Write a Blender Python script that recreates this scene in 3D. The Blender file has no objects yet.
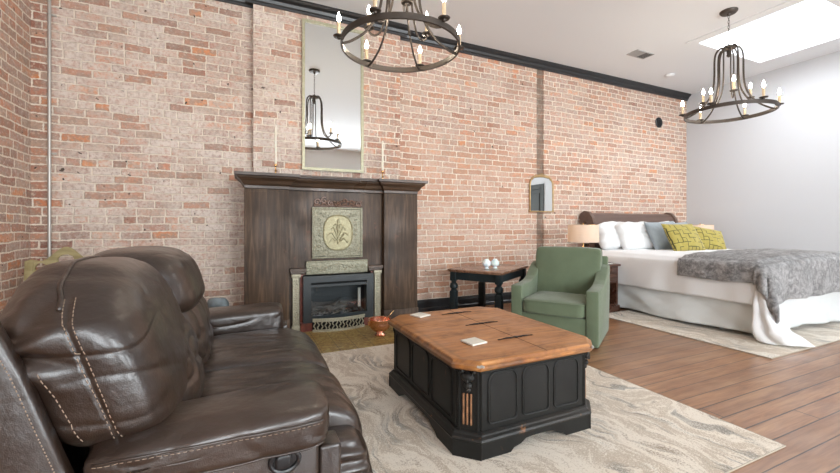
import bpy, bmesh, math, random
from mathutils import Vector, Matrix, noise
from mathutils.bvhtree import BVHTree
random.seed(7)
PI = math.pi
S = bpy.context.scene
COL = S.collection
TH = math.atan2(178, 388)
CZ = 1.08
D = 4.40
XL, XR, YR, ZC = -1.64, 7.36, -3.6, 3.44

# ---------------------------------------------------------------- materials
class NT:
    def __init__(s, name):
        s.m = bpy.data.materials.new(name); s.m.use_nodes = True
        s.t = s.m.node_tree; s.t.nodes.clear()
        s.out = s.t.nodes.new('ShaderNodeOutputMaterial')
        s.b = s.t.nodes.new('ShaderNodeBsdfPrincipled')
        s.t.links.new(s.b.outputs[0], s.out.inputs[0])
    def put(s, sock, v):
        if v is None: return
        if isinstance(v, bpy.types.NodeSocket): s.t.links.new(v, sock)
        else:
            if isinstance(v, tuple) and len(v) == 3 and sock.type == 'RGBA': v = v + (1,)
            sock.default_value = v
    def coord(s):
        return s.t.nodes.new('ShaderNodeTexCoord').outputs['Object']
    def math(s, op, a, b=None, c=None, clamp=False):
        n = s.t.nodes.new('ShaderNodeMath'); n.operation = op; n.use_clamp = clamp
        s.put(n.inputs[0], a)
        if b is not None: s.put(n.inputs[1], b)
        if c is not None: s.put(n.inputs[2], c)
        return n.outputs[0]
    def vm(s, op, a, b=None, scale=None):
        n = s.t.nodes.new('ShaderNodeVectorMath'); n.operation = op
        s.put(n.inputs[0], a)
        if b is not None: s.put(n.inputs[1], b)
        if scale is not None: s.put(n.inputs['Scale'], scale)
        return n.outputs[0]
    def sep(s, v):
        n = s.t.nodes.new('ShaderNodeSeparateXYZ'); s.put(n.inputs[0], v); return n.outputs
    def comb(s, x=0.0, y=0.0, z=0.0):
        n = s.t.nodes.new('ShaderNodeCombineXYZ')
        for i, v in enumerate((x, y, z)): s.put(n.inputs[i], v)
        return n.outputs[0]
    def noise(s, v, scale=5.0, detail=3.0, rough=.5, dist=0.0):
        n = s.t.nodes.new('ShaderNodeTexNoise'); s.put(n.inputs['Vector'], v)
        s.put(n.inputs['Scale'], scale); n.inputs['Detail'].default_value = detail
        n.inputs['Roughness'].default_value = rough; n.inputs['Distortion'].default_value = dist
        return n.outputs['Fac']
    def white(s, v):
        n = s.t.nodes.new('ShaderNodeTexWhiteNoise'); n.noise_dimensions = '3D'; s.put(n.inputs['Vector'], v)
        return n.outputs['Value']
    def vor(s, v, scale=20.0, feature='F1'):
        n = s.t.nodes.new('ShaderNodeTexVoronoi'); n.feature = feature; s.put(n.inputs['Vector'], v)
        s.put(n.inputs['Scale'], scale); return n.outputs['Distance']
    def ramp(s, f, stops, interp='LINEAR'):
        n = s.t.nodes.new('ShaderNodeValToRGB'); r = n.color_ramp; r.interpolation = interp
        while len(r.elements) < len(stops): r.elements.new(.5)
        for e, (p, c) in zip(r.elements, stops):
            e.position = p; e.color = (c + (1,)) if len(c) == 3 else c
        s.put(n.inputs[0], f); return n.outputs[0]
    def mix(s, f, a, b, mode='MIX'):
        n = s.t.nodes.new('ShaderNodeMix'); n.data_type = 'RGBA'; n.blend_type = mode
        s.put(n.inputs[0], f); s.put(n.inputs[6], a); s.put(n.inputs[7], b)
        return n.outputs[2]
    def step(s, v, a, b, o0=0.0, o1=1.0):
        n = s.t.nodes.new('ShaderNodeMapRange'); n.interpolation_type = 'SMOOTHSTEP'
        s.put(n.inputs[0], v); s.put(n.inputs[1], a); s.put(n.inputs[2], b); s.put(n.inputs[3], o0); s.put(n.inputs[4], o1)
        return n.outputs[0]
    def bump(s, h, strength=.3, dist=.01):
        n = s.t.nodes.new('ShaderNodeBump'); s.put(n.inputs['Height'], h)
        n.inputs['Strength'].default_value = strength; n.inputs['Distance'].default_value = dist
        s.t.links.new(n.outputs[0], s.b.inputs['Normal']); return n.outputs[0]
    def set(s, **k):
        al = dict(color='Base Color', rough='Roughness', metal='Metallic', spec='Specular IOR Level', coat='Coat Weight',
                  coatr='Coat Roughness', sheen='Sheen Weight', emit='Emission Color', es='Emission Strength', trans='Transmission Weight', sss='Subsurface Weight')
        for a, v in k.items(): s.put(s.b.inputs[al[a]], v)
        return s

def simple(name, color, rough=.5, metal=0.0, bump=0, bscale=60.0, var=.0, vscale=6.0, **k):
    n = NT(name); c = n.coord()
    if var:
        f = n.noise(c, vscale, 4)
        col = n.ramp(f, [(.3, tuple(x * (1 - var) for x in color)), (.7, tuple(min(1, x * (1 + var)) for x in color))])
    else: col = color
    n.set(color=col, rough=rough, metal=metal, **k)
    if bump: n.bump(n.noise(c, bscale, 3), bump, .004)
    return n.m

def brick_mat(name, white=1.0, dirt_shade=0.0):
    n = NT(name); c = n.coord(); x, y, z = n.sep(c)
    s = n.math('ADD', x, y)
    H, L0 = .0728, .2226
    base = n.comb(s, z, 0.0)
    wob = n.math('MULTIPLY', n.math('SUBTRACT', n.noise(base, 3.0, 2), .5), .035)
    wob2 = n.math('MULTIPLY', n.math('SUBTRACT', n.noise(base, 25.0, 2), .5), .010)
    zz = n.math('ADD', n.math('ADD', z, wob), wob2)
    rz = n.math('DIVIDE', zz, H); row = n.math('FLOOR', rz); fr = n.math('SUBTRACT', rz, row)
    par = n.math('MODULO', n.math('ADD', row, 60.0), 2.0)
    hd = n.math('LESS_THAN', n.math('MODULO', n.math('ADD', row, 62.0), 7.0), .5)
    L = n.math('ADD', L0, n.math('MULTIPLY', hd, -L0 * .5))
    wr = n.white(n.comb(row, 3.3, 1.0))
    sc = n.math('ADD', s, n.math('MULTIPLY', n.math('SUBTRACT', n.noise(n.comb(s, row, 0.0), 2.3, 1), .5), .09))
    cc = n.math('ADD', n.math('ADD', n.math('DIVIDE', sc, L), n.math('MULTIPLY', par, .5)), n.math('MULTIPLY', wr, .35))
    cl = n.math('FLOOR', cc); fc = n.math('SUBTRACT', cc, cl)
    dx = n.math('MULTIPLY', n.math('MINIMUM', fc, n.math('SUBTRACT', 1.0, fc)), L)
    dz = n.math('MULTIPLY', n.math('MINIMUM', fr, n.math('SUBTRACT', 1.0, fr)), H)
    d = n.math('MINIMUM', dx, dz)
    d = n.math('ADD', d, n.math('MULTIPLY', n.math('SUBTRACT', n.noise(base, 38.0, 3, .7), .5), .020))
    mask = n.step(d, .004, .0085)
    rid = n.comb(cl, row, .5); r1 = n.white(rid); r2 = n.white(n.comb(row, cl, 7.7)); r3 = n.white(n.comb(cl, row, 3.1))
    bc = n.ramp(r1, [(0, (.27, .12, .085)), (.15, (.45, .21, .145)), (.32, (.50, .23, .14)), (.5, (.36, .20, .145)), (.64, (.56, .27, .165)),
                     (.78, (.47, .33, .25)), (.90, (.58, .22, .11)), (1, (.68, .27, .10))])
    blot = n.noise(base, 14.0, 4, .65)
    bc = n.mix(n.step(blot, .42, .60, 0.0, .75), bc, n.mix(n.noise(base, 4.0, 2), (.27, .20, .165), (.44, .33, .26)))
    bc = n.mix(n.step(n.noise(base, 70.0, 3, .8), .5, .72, 0.0, .6), bc, (.20, .13, .10))
    bc = n.mix(n.step(n.noise(base, 42.0, 3), .52, .7, 0.0, .62), bc, (.70, .54, .42))
    warm = n.math('MULTIPLY', n.step(x, 1.6, 1.9), n.math('MULTIPLY', n.step(x, 3.0, 4.6, 1.0, .25), n.step(n.math('ADD', z, n.math('MULTIPLY', n.noise(base, 1.5, 3), .8)), 1.9, 3.0, 1.0, .2)))
    bc = n.mix(n.math('MULTIPLY', warm, .60), bc, n.mix(r2, (.52, .24, .13), (.64, .37, .24)))
    # remains of old limewash, heaviest on the left part of the long wall
    wx = n.step(x, -1.60, -1.40) if white > .5 else .35
    fade = n.step(x, .2, 1.9, 1.0, .42)
    w = n.noise(base, 1.3, 4, .6)
    wl = n.math('MULTIPLY', n.math('MULTIPLY', wx, fade), n.math('ADD', n.step(w, .34, .58, .35, 1.0), n.math('MULTIPLY', r2, .40)))
    fine = n.step(n.noise(base, 32.0, 4, .7), .36, .60)
    wl = n.math('MULTIPLY', wl, n.math('ADD', .33, n.math('MULTIPLY', fine, .58)))
    keep = n.step(r3, .80, .84, 1.0, .25)
    wl = n.math('MULTIPLY', wl, keep, None, True)
    bc = n.mix(wl, bc, n.mix(n.noise(base, 5.0, 3), (.60, .52, .465), (.82, .72, .64)))
    mc = n.mix(n.noise(base, 20.0, 3), (.70, .60, .49), (.96, .88, .77))
    col = n.mix(mask, mc, bc)
    pits = n.step(n.noise(base, 17.0, 2), .715, .74)
    col = n.mix(pits, col, (.10, .075, .06))
    grime_shade = n.step(n.noise(base, 2.1, 3), .58, .8, 0.0, .30) if dirt_shade < .3 else n.step(n.noise(base, 8.0, 4, .7), .3, .6, .45, .85)  # random grime on the walls; the dark strip gets shade in its colour too
    col = n.mix(grime_shade, col, (.33, .25, .19) if dirt_shade < .3 else (.17, .13, .10))
    n.set(color=col, rough=.88, spec=.25)
    h = n.math('ADD', n.math('MULTIPLY', mask, .6), n.math('MULTIPLY', blot, .55))
    h = n.math('SUBTRACT', h, n.math('MULTIPLY', pits, .8))
    n.bump(h, 1.0, .012)
    return n.m

def floor_mat():
    n = NT('plank_floor'); c = n.coord(); x, y, z = n.sep(c)
    W = .118
    yy = n.math('ADD', y, .03)
    r = n.math('DIVIDE', yy, W); row = n.math('FLOOR', r); fr = n.math('SUBTRACT', r, row)
    off = n.math('MULTIPLY', n.white(n.comb(row, 1.0, 2.0)), 5.0)
    q = n.math('DIVIDE', n.math('ADD', x, off), 3.1); cl = n.math('FLOOR', q); fq = n.math('SUBTRACT', q, cl)
    rnd = n.white(n.comb(row, cl, 4.0))
    g = n.noise(n.comb(n.math('MULTIPLY', x, 1.6), n.math('MULTIPLY', y, 22.0), rnd), 2.2, 6, .62, .6)
    g2 = n.noise(n.comb(x, n.math('MULTIPLY', y, 6.0), n.math('MULTIPLY', rnd, 9.0)), 1.6, 3, .5)
    col = n.ramp(g, [(.25, (.13, .050, .018)), (.48, (.29, .125, .048)), (.72, (.44, .225, .10))])
    col = n.mix(n.math('MULTIPLY', rnd, .5), col, (.17, .075, .034))
    col = n.mix(n.step(g2, .45, .75, 0.0, .5), col, (.50, .29, .15))
    dy = n.math('MULTIPLY', n.math('MINIMUM', fr, n.math('SUBTRACT', 1.0, fr)), W)
    dxx = n.math('MULTIPLY', n.math('MINIMUM', fq, n.math('SUBTRACT', 1.0, fq)), 3.1)
    gw = n.math('ADD', .0012, n.math('MULTIPLY', n.white(n.comb(row, 5.0, 5.0)), .0028))
    gap = n.step(n.math('MINIMUM', dy, dxx), gw, n.math('ADD', gw, .0016))
    col = n.mix(gap, (.045, .022, .014), col)
    n.set(color=col, rough=n.step(n.noise(c, 3.0, 3), .3, .7, .30, .44), spec=.5, coat=.7, coatr=.32)
    n.bump(n.math('ADD', n.math('MULTIPLY', gap, 1.0), n.math('MULTIPLY', g, .25)), .35, .004)
    return n.m

def rug_mat(name, seed):
    n = NT(name); c = n.coord(); x, y, z = n.sep(c)
    w1 = n.math('MULTIPLY', n.math('SUBTRACT', n.noise(c, 1.1, 2), .5), .8)
    w2 = n.math('MULTIPLY', n.math('SUBTRACT', n.noise(c, 4.2, 3), .5), .22)
    u = n.math('ADD', n.math('ADD', n.math('ADD', x, n.math('MULTIPLY', y, .12)), w1), w2)
    v = n.comb(n.math('MULTIPLY', u, 2.6), n.math('MULTIPLY', y, .60), seed)
    f = n.noise(v, 1.35, 6, .70)
    grain = n.noise(c, 120.0, 3, .8)
    f2 = n.math('ADD', f, n.math('MULTIPLY', n.math('SUBTRACT', grain, .5), .34))
    col = n.ramp(f2, [(.22, (.17, .15, .12)), (.34, (.28, .23, .175)), (.39, (.46, .385, .30)), (.44, (.76, .70, .60)), (.50, (.70, .63, .53)), (.53, (.46, .38, .29)), (.57, (.54, .46, .36)), (.60, (.80, .75, .66)),
                      (.635, (.70, .64, .55)), (.65, (.20, .20, .165)), (.69, (.32, .28, .23)), (.73, (.66, .60, .51)), (.85, (.80, .75, .67))])
    v2 = n.comb(n.math('MULTIPLY', u, 8.0), n.math('MULTIPLY', y, .8), seed + 4.0)
    vein = n.math('ABSOLUTE', n.math('SUBTRACT', n.noise(v2, 1.0, 3, .6), .5))
    patch = n.step(n.noise(c, 2.0, 3), .47, .60)
    vm = n.math('MULTIPLY', n.math('MULTIPLY', n.step(vein, .012, .05, 1.0, 0.0), patch), n.step(grain, .25, .6))
    col = n.mix(n.math('MULTIPLY', vm, .85), col, (.17, .165, .15))
    n.set(color=col, rough=.95, spec=.1, sheen=.2)
    n.bump(n.math('ADD', n.math('MULTIPLY', grain, .7), f), .5, .006)
    return n.m

def wood(name, c0, c1, c2, axis='x', rough=.4, scale=1.0, wear=None, coat=.0, bmp=.25):
    n = NT(name); c = n.coord(); x, y, z = n.sep(c)
    a, b, d = {'x': (x, y, z), 'y': (y, x, z), 'z': (z, x, y)}[axis]
    v = n.comb(n.math('MULTIPLY', a, 2.0 * scale), n.math('MULTIPLY', b, 26.0 * scale), n.math('MULTIPLY', d, 26.0 * scale))
    g = n.noise(v, 1.3, 5, .6, .5)
    col = n.ramp(g, [(.28, c0), (.5, c1), (.74, c2)])
    big = n.noise(c, 3.0, 3)
    col = n.mix(n.step(big, .4, .75, 0.0, .5), col, c0)
    if wear:
        col = n.mix(n.step(n.noise(c, 9.0, 5, .7), .60, .70, 0.0, .75), col, wear)
    n.set(color=col, rough=n.step(big, .3, .7, rough - .08, rough + .1), coat=coat, coatr=.2)
    n.bump(g, bmp, .003)
    return n.m

def leather_mat():
    n = NT('brown_leather'); c = n.coord()
    f = n.noise(c, 3.0, 1, .4)
    col = n.ramp(f, [(.2, (.017, .0095, .0065)), (.55, (.028, .016, .0105)), (.85, (.050, .028, .018))])
    cell = n.vor(c, 330.0); fold = n.noise(c, 16.0, 3, .5)
    n.set(color=col, rough=.36, spec=.60, coat=.45, coatr=.20)
    n.bump(n.math('ADD', n.math('MULTIPLY', cell, .05), n.math('MULTIPLY', fold, .9)), .55, .012)
    return n.m

def fabric(name, col0, var=.12, thread=420.0, rough=.9, bump=.35, vscale=8.0):
    n = NT(name); c = n.coord()
    f = n.noise(c, vscale, 4); t = n.noise(c, thread, 2, .6)
    col = n.ramp(f, [(.3, tuple(v * (1 - var) for v in col0)), (.7, tuple(min(1, v * (1 + var)) for v in col0))])
    col = n.mix(n.math('MULTIPLY', t, .35), col, tuple(v * .62 for v in col0))
    n.set(color=col, rough=rough, sheen=.25, spec=.25)
    n.bump(t, bump, .003)
    return n.m

def maze_mat():
    # chartreuse cushion printed with broken square lines
    n = NT('green_grid_print'); c = n.coord(); x, y, z = n.sep(c)
    u = n.math('MULTIPLY', n.math('ADD', x, n.math('MULTIPLY', n.math('SUBTRACT', n.noise(c, 9.0, 1), .5), .02)), 17.0)
    v = n.math('MULTIPLY', n.math('ADD', z, n.math('MULTIPLY', n.math('SUBTRACT', n.noise(c, 8.0, 1), .5), .02)), 17.0)
    iu = n.math('FLOOR', u); iv = n.math('FLOOR', v); fu = n.math('SUBTRACT', u, iu); fv = n.math('SUBTRACT', v, iv)
    a = n.math('MULTIPLY', n.math('LESS_THAN', fu, .15), n.math('GREATER_THAN', n.white(n.comb(iu, iv, 1.0)), .38))
    b = n.math('MULTIPLY', n.math('LESS_THAN', fv, .15), n.math('GREATER_THAN', n.white(n.comb(iu, iv, 5.0)), .38))
    ln = n.math('MAXIMUM', a, b)
    col = n.mix(ln, n.mix(n.noise(c, 30.0, 2), (.30, .245, .05), (.42, .35, .10)), (.07, .065, .025))
    n.set(color=col, rough=.9, sheen=.2, spec=.2); n.bump(n.noise(c, 300.0, 2), .2, .002)
    return n.m

def verdigris(name, c0, c1, sc=70.0, metal=.55, st=.9):
    n = NT(name); c = n.coord()
    f = n.noise(c, sc, 4, .6, 1.0); w = n.vor(c, sc * .6)
    col = n.ramp(f, [(.3, c0), (.68, c1)])
    n.set(color=col, rough=.45, metal=metal)
    n.bump(n.math('ADD', f, w), st, .006); return n.m

def top_mat():
    n = NT('trunk_top_wood'); c = n.coord(); x, y, z = n.sep(c)
    v = n.comb(n.math('MULTIPLY', x, 2.0), n.math('MULTIPLY', y, 20.0), 0.0)
    g = n.noise(v, 1.4, 6, .65, .8)
    col = n.ramp(g, [(.28, (.15, .050, .013)), (.5, (.38, .150, .040)), (.75, (.56, .27, .085))])
    bl = n.noise(c, 7.0, 5, .7)
    col = n.mix(n.step(bl, .54, .70, 0.0, .7), col, (.15, .062, .025))
    ex = n.math('SUBTRACT', .445, n.math('ABSOLUTE', x)); ey = n.math('SUBTRACT', .54, n.math('ABSOLUTE', y))
    e = n.math('ADD', n.math('MINIMUM', ex, ey), n.math('MULTIPLY', n.math('SUBTRACT', n.noise(c, 12.0, 3), .5), .05))
    line = n.math('MULTIPLY', n.step(e, .035, .05), n.step(e, .055, .075, 1.0, 0.0))
    col = n.mix(n.math('MULTIPLY', line, .30), col, (.12, .055, .025))
    col = n.mix(n.step(e, .004, .018, .7, 0.0), col, (.10, .05, .028))
    n.set(color=col, rough=n.step(bl, .3, .7, .30, .48), coat=.25, coatr=.22)
    n.bump(g, .2, .003); return n.m

def distressed(name, c0, c1, rubs):
    n = NT(name); c = n.coord()
    f = n.noise(c, 5.0, 4); r = n.noise(c, 16.0, 5, .7)
    col = n.ramp(f, [(.3, c0), (.7, c1)])
    col = n.mix(n.step(r, .64, .72, 0.0, rubs), col, (.24, .11, .05))
    n.set(color=col, rough=.42, spec=.28); n.bump(r, .12, .003); return n.m

def hearth_mat():
    n = NT('glazed_hearth_tile'); c = n.coord(); x, y, z = n.sep(c)
    f = n.noise(c, 22.0, 5, .7, 1.2)
    col = n.ramp(f, [(.3, (.10, .055, .018)), (.48, (.30, .19, .05)), (.6, (.42, .33, .12)), (.75, (.20, .19, .08))])
    fx = n.math('FRACT', n.math('MULTIPLY', x, 6.6)); fy = n.math('FRACT', n.math('MULTIPLY', y, 13.2))
    g = n.math('MINIMUM', n.math('LESS_THAN', .03, fx), n.math('LESS_THAN', .05, fy))
    col = n.mix(g, (.07, .05, .03), col)
    n.set(color=col, rough=.42); n.bump(g, .15, .003); return n.m

def fur_mat():
    n = NT('grey_faux_fur'); c = n.coord()
    f = n.noise(c, 24.0, 4, .75, .8); b = n.noise(c, 6.0, 3, .6); t = n.noise(c, 190.0, 3, .7)
    k = n.math('ADD', n.math('MULTIPLY', f, .65), n.math('ADD', n.math('MULTIPLY', b, .25), n.math('MULTIPLY', t, .25)))
    col = n.ramp(k, [(.42, (.10, .095, .095)), (.54, (.21, .205, .205)), (.62, (.42, .41, .41)), (.74, (.66, .65, .65))])
    n.set(color=col, rough=1.0, sheen=.6, spec=.1); n.bump(n.math('ADD', f, t), 1.0, .02); return n.m

def shade_mat():
    n = NT('lamp_shade_linen')
    tr = n.t.nodes.new('ShaderNodeBsdfTranslucent'); tr.inputs[0].default_value = (.92, .80, .68, 1)
    mx = n.t.nodes.new('ShaderNodeMixShader'); mx.inputs[0].default_value = .5
    n.set(color=(.86, .77, .68), rough=.9); c = n.coord(); n.bump(n.noise(c, 300.0, 2), .2, .002)
    n.t.links.new(n.b.outputs[0], mx.inputs[1]); n.t.links.new(tr.outputs[0], mx.inputs[2]); n.t.links.new(mx.outputs[0], n.out.inputs[0])
    return n.m

def glass_mat(name, tint=(1, 1, 1), refl=.08, rough=.02):
    n = NT(name); n.t.nodes.remove(n.b)
    tr = n.t.nodes.new('ShaderNodeBsdfTransparent'); tr.inputs[0].default_value = tint + (1,)
    gl = n.t.nodes.new('ShaderNodeBsdfGlossy'); gl.inputs['Roughness'].default_value = rough
    mx = n.t.nodes.new('ShaderNodeMixShader'); mx.inputs[0].default_value = refl
    n.t.links.new(tr.outputs[0], mx.inputs[1]); n.t.links.new(gl.outputs[0], mx.inputs[2]); n.t.links.new(mx.outputs[0], n.out.inputs[0])
    return n.m

def emit_mat(name, color, strength):
    n = NT(name); n.set(color=color, emit=color, es=strength, rough=.5); return n.m

def milk_mat():
    n = NT('milk_glass'); n.set(color=(.86, .90, .89), rough=.12, coat=.5, sss=.3); return n.m

M = dict(
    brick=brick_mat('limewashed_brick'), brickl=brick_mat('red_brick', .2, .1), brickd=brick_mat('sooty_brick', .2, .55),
    floor=floor_mat(), rug=rug_mat('marbled_rug', 3.0), rug2=rug_mat('marbled_rug_pale', 9.0),
    wall=simple('grey_wall_paint', (.56, .575, .60), .7), ceil=simple('ceiling_paint', (.74, .765, .79), .8), white=simple('white_paint', (.85, .85, .84), .5),
    wallr=simple('pale_wall_paint', (.68, .67, .64), .7),
    trim=simple('black_trim_paint', (.018, .019, .021), .32), door=simple('charcoal_door_paint', (.022, .024, .021), .6),
    leather=leather_mat(), stitch=simple('tan_thread', (.30, .22, .16), .8), blackp=simple('black_plastic', (.012, .012, .013), .35),
    mantel=wood('dark_stained_oak', (.020, .012, .007), (.066, .037, .020), (.150, .095, .056), 'z', .55, .8, (.13, .055, .030)),
    shelfw=wood('dark_oak_shelf', (.030, .018, .011), (.070, .041, .025), (.135, .085, .053), 'x', .34, .8),
    carve=wood('carved_oak', (.09, .05, .034), (.17, .095, .065), (.24, .14, .10), 'x', .4, 2.0),
    bronze=verdigris('aged_bronze', (.20, .195, .135), (.42, .41, .31), 70.0, .25, .7), bronzeg=verdigris('gilt_bronze', (.24, .215, .12), (.37, .34, .21), 40.0, .4, .3),
    nickel=verdigris('pierced_nickel', (.27, .25, .18), (.50, .475, .36), 90.0, .4, .5),
    fbx=simple('firebox_black', (.018, .024, .027), .35), fbin=simple('firebox_liner', (.035, .045, .05), .7, 0, .5, 30), pale=simple('ceramic_panel', (.55, .58, .53), .6, 0, .5, 40),
    slot=simple('black_slot', (.004, .004, .004), .9), log=simple('charred_log', (.05, .06, .065), .9, 0, .9, 25, .5, 14), redtile=simple('red_tile', (.17, .045, .03), .3, 0, 0, 1, .3, 20),
    hearth=hearth_mat(), glass=glass_mat('clear_glass', refl=.07), pane=glass_mat('window_glass', refl=.05), mirror=simple('mirror_silver', (.84, .87, .87), .02, 1.0),
    mframe=verdigris('pale_gilt_frame', (.36, .35, .23), (.50, .48, .34), 30.0, .3, .3), gold=simple('gold_leaf', (.42, .28, .13), .42, .6, .4, 60, .2, 20),
    brass=simple('polished_brass', (.80, .50, .22), .25, 1.0), copper=simple('hammered_copper', (.92, .50, .36), .24, 1.0, .3, 40, .15, 12), iron=simple('dark_iron', (.075, .062, .052), .45, .6, .2, 80),
    candle=simple('ivory_candle', (.86, .80, .68), .5, sss=.2), sleeve=simple('candle_sleeve', (.66, .52, .34), .5), flame=emit_mat('bulb_glow', (1.0, .86, .68), 170.0), lampbulb=emit_mat('lamp_bulb_glow', (1.0, .85, .70), 24.0),
    ironblk=simple('blackened_iron', (.010, .010, .011), .5, .5), top=top_mat(), trunk=distressed('distressed_black', (.007, .007, .0065), (.014, .014, .013), .22), trunkr=distressed('rubbed_black', (.012, .013, .013), (.030, .026, .022), .8),
    rubbed=simple('rubbed_bare_wood', (.27, .13, .062), .5, 0, .3, 60, .4, 30), chrome=simple('worn_silver_edge', (.50, .50, .48), .3, .4, .5, 60), coaster=simple('cream_stone', (.72, .70, .62), .5, 0, .2, 80, .06, 20),
    green=fabric('sage_green_fabric', (.135, .175, .108), .08), endtop=wood('walnut_top', (.10, .045, .025), (.20, .105, .065), (.30, .17, .11), 'x', .25, 1.0, None, .5), navy=distressed('worn_blue_black', (.010, .016, .018), (.018, .028, .032), .35),
    milk=milk_mat(), cherry=wood('dark_cherry', (.085, .050, .038), (.12, .072, .055), (.16, .10, .078), 'x', .36, .5, None, .15, .04), nightw=wood('dark_cherry_stand', (.04, .017, .011), (.085, .035, .022), (.13, .058, .036), 'x', .30, .8, None, .3),
    sheet=fabric('white_cotton', (.83, .84, .85), .02, 300.0, .85, .12, 3.0), skirt=fabric('white_skirt', (.76, .79, .79), .02, 300.0, .85, .12, 3.0), pillow=fabric('white_satin_pillow', (.80, .815, .82), .03, 300.0, .7, .1, 3.0),
    bluegrey=fabric('blue_grey_knit', (.30, .345, .375), .10, 90.0, .9, .8), maze=maze_mat(), fur=fur_mat(), shade=shade_mat(),
    olive=wood('olive_painted_wood', (.22, .175, .07), (.34, .285, .13), (.44, .37, .20), 'x', .5, .8), galv=simple('conduit_steel', (.50, .49, .46), .4, .5), slate=simple('blue_grey_stone', (.16, .20, .22), .6, 0, .8, 30, .5, 12),
    rugedge=simple('rug_binding', (.42, .37, .30), .9),
    book=simple('book_cover', (.06, .045, .05), .5), paper=simple('book_paper', (.75, .72, .65), .8), vent=simple('vent_grey', (.42, .42, .42), .5), dark=simple('vent_dark', (.05, .05, .052), .7), wheel=simple('grey_castor', (.45, .45, .46), .4),
)

# ---------------------------------------------------------------- mesh helpers
class MB:
    def __init__(s): s.bm = bmesh.new()
    def merge(s, t, mat=None):
        if mat is not None: bmesh.ops.transform(t, matrix=mat, verts=t.verts)
        me = bpy.data.meshes.new('tmp'); t.to_mesh(me); t.free(); s.bm.from_mesh(me); bpy.data.meshes.remove(me); return s
    def box(s, x0, x1, y0, y1, z0, z1, bev=0.0, seg=2, mat=None):
        t = bmesh.new(); bmesh.ops.create_cube(t, size=1)
        for v in t.verts: v.co = Vector(((x0 + x1) / 2 + v.co.x * (x1 - x0), (y0 + y1) / 2 + v.co.y * (y1 - y0), (z0 + z1) / 2 + v.co.z * (z1 - z0)))
        if bev: bmesh.ops.bevel(t, geom=t.edges[:], offset=bev, segments=seg, profile=.5, affect='EDGES')
        return s.merge(t, mat)
    def prism(s, pts, d0, d1, plane='xz', bev=0.0, seg=2, mat=None):
        """polygon pts in a plane, extruded along the third axis from d0 to d1"""
        t = bmesh.new()
        f = {'xz': lambda a, b, d: (a, d, b), 'yz': lambda a, b, d: (d, a, b), 'xy': lambda a, b, d: (a, b, d)}[plane]
        A = [t.verts.new(f(a, b, d0)) for a, b in pts]; B = [t.verts.new(f(a, b, d1)) for a, b in pts]
        t.faces.new(A); t.faces.new(B[::-1])
        for i in range(len(pts)): j = (i + 1) % len(pts); t.faces.new((A[j], A[i], B[i], B[j]))
        bmesh.ops.recalc_face_normals(t, faces=t.faces[:])
        if bev: bmesh.ops.bevel(t, geom=t.edges[:], offset=bev, segments=seg, profile=.5, affect='EDGES', clamp_overlap=True)
        return s.merge(t, mat)
    def lathe(s, prof, n=28, mat=None, cx=0, cy=0):
        t = bmesh.new(); rings = []
        for r, z in prof:
            if r < 1e-5: rings.append([t.verts.new((cx, cy, z))])
            else: rings.append([t.verts.new((cx + r * math.cos(2 * PI * k / n), cy + r * math.sin(2 * PI * k / n), z)) for k in range(n)])
        for a, b in zip(rings, rings[1:]):
            for k in range(n):
                k2 = (k + 1) % n
                if len(a) == 1 and len(b) == 1: continue
                if len(a) == 1: t.faces.new((a[0], b[k2], b[k]))
                elif len(b) == 1: t.faces.new((a[k], a[k2], b[0]))
                else: t.faces.new((a[k], a[k2], b[k2], b[k]))
        bmesh.ops.recalc_face_normals(t, faces=t.faces[:])
        return s.merge(t, mat)
    def tube(s, pts, r, n=10, closed=False, flat=1.0, mat=None, caps=True):
        P = [Vector(p) for p in pts]; t = bmesh.new(); N = len(P); rings = []
        up = None
        for i, p in enumerate(P):
            if closed: tg = P[(i + 1) % N] - P[i - 1]
            else: tg = P[min(i + 1, N - 1)] - P[max(i - 1, 0)]
            tg.normalize()
            if up is None: up = Vector((0, 0, 1)) if abs(tg.z) < .9 else Vector((1, 0, 0))
            sd = tg.cross(up).normalized(); up = sd.cross(tg).normalized()
            rr = r(i / (N - 1)) if callable(r) else r
            rings.append([t.verts.new(p + (sd * math.cos(2 * PI * k / n) * flat + up * math.sin(2 * PI * k / n)) * rr) for k in range(n)])
        rg = range(N) if closed else range(N - 1)
        for i in rg:
            a, b = rings[i], rings[(i + 1) % N]
            for k in range(n): t.faces.new((a[k], a[(k + 1) % n], b[(k + 1) % n], b[k]))
        if caps and not closed: t.faces.new(rings[0][::-1]); t.faces.new(rings[-1])
        bmesh.ops.recalc_face_normals(t, faces=t.faces[:])
        return s.merge(t, mat)
    def ball(s, c, r, sc=(1, 1, 1), n=16):
        t = bmesh.new(); bmesh.ops.create_uvsphere(t, u_segments=n, v_segments=n // 2 + 2, radius=r)
        for v in t.verts: v.co = Vector((v.co.x * sc[0], v.co.y * sc[1], v.co.z * sc[2])) + Vector(c)
        return s.merge(t)
    def soft(s, c, h, q=5.0, n=24, warp=None, mat=None, qy=None):
        """rounded, puffed cushion block: a superquadric box of half size h about c; warp(p, unit) may move each point"""
        t = bmesh.new(); bmesh.ops.create_cube(t, size=2)
        bmesh.ops.subdivide_edges(t, edges=t.edges[:], cuts=n, use_grid_fill=True)
        for v in t.verts:
            p = v.co.copy()
            p = Vector([math.tan(a * .72) / math.tan(.72) for a in p])
            r = (abs(p.x) ** q + abs(p.y) ** q + abs(p.z) ** q) ** (1 / q) if qy is None else ((abs(p.x) ** q + abs(p.z) ** q) ** (qy / q) + abs(p.y) ** qy) ** (1 / qy)
            u = p / r
            w = Vector((c[0] + u.x * h[0], c[1] + u.y * h[1], c[2] + u.z * h[2]))
            v.co = Vector(warp(w, u)) if warp else w
        return s.merge(t, mat)
    def displace(s, fn):
        s.bm.normal_update()
        mv = [(v, v.normal * fn(v.co, v.normal)) for v in s.bm.verts]
        for v, d in mv: v.co += d
        return s
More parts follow.
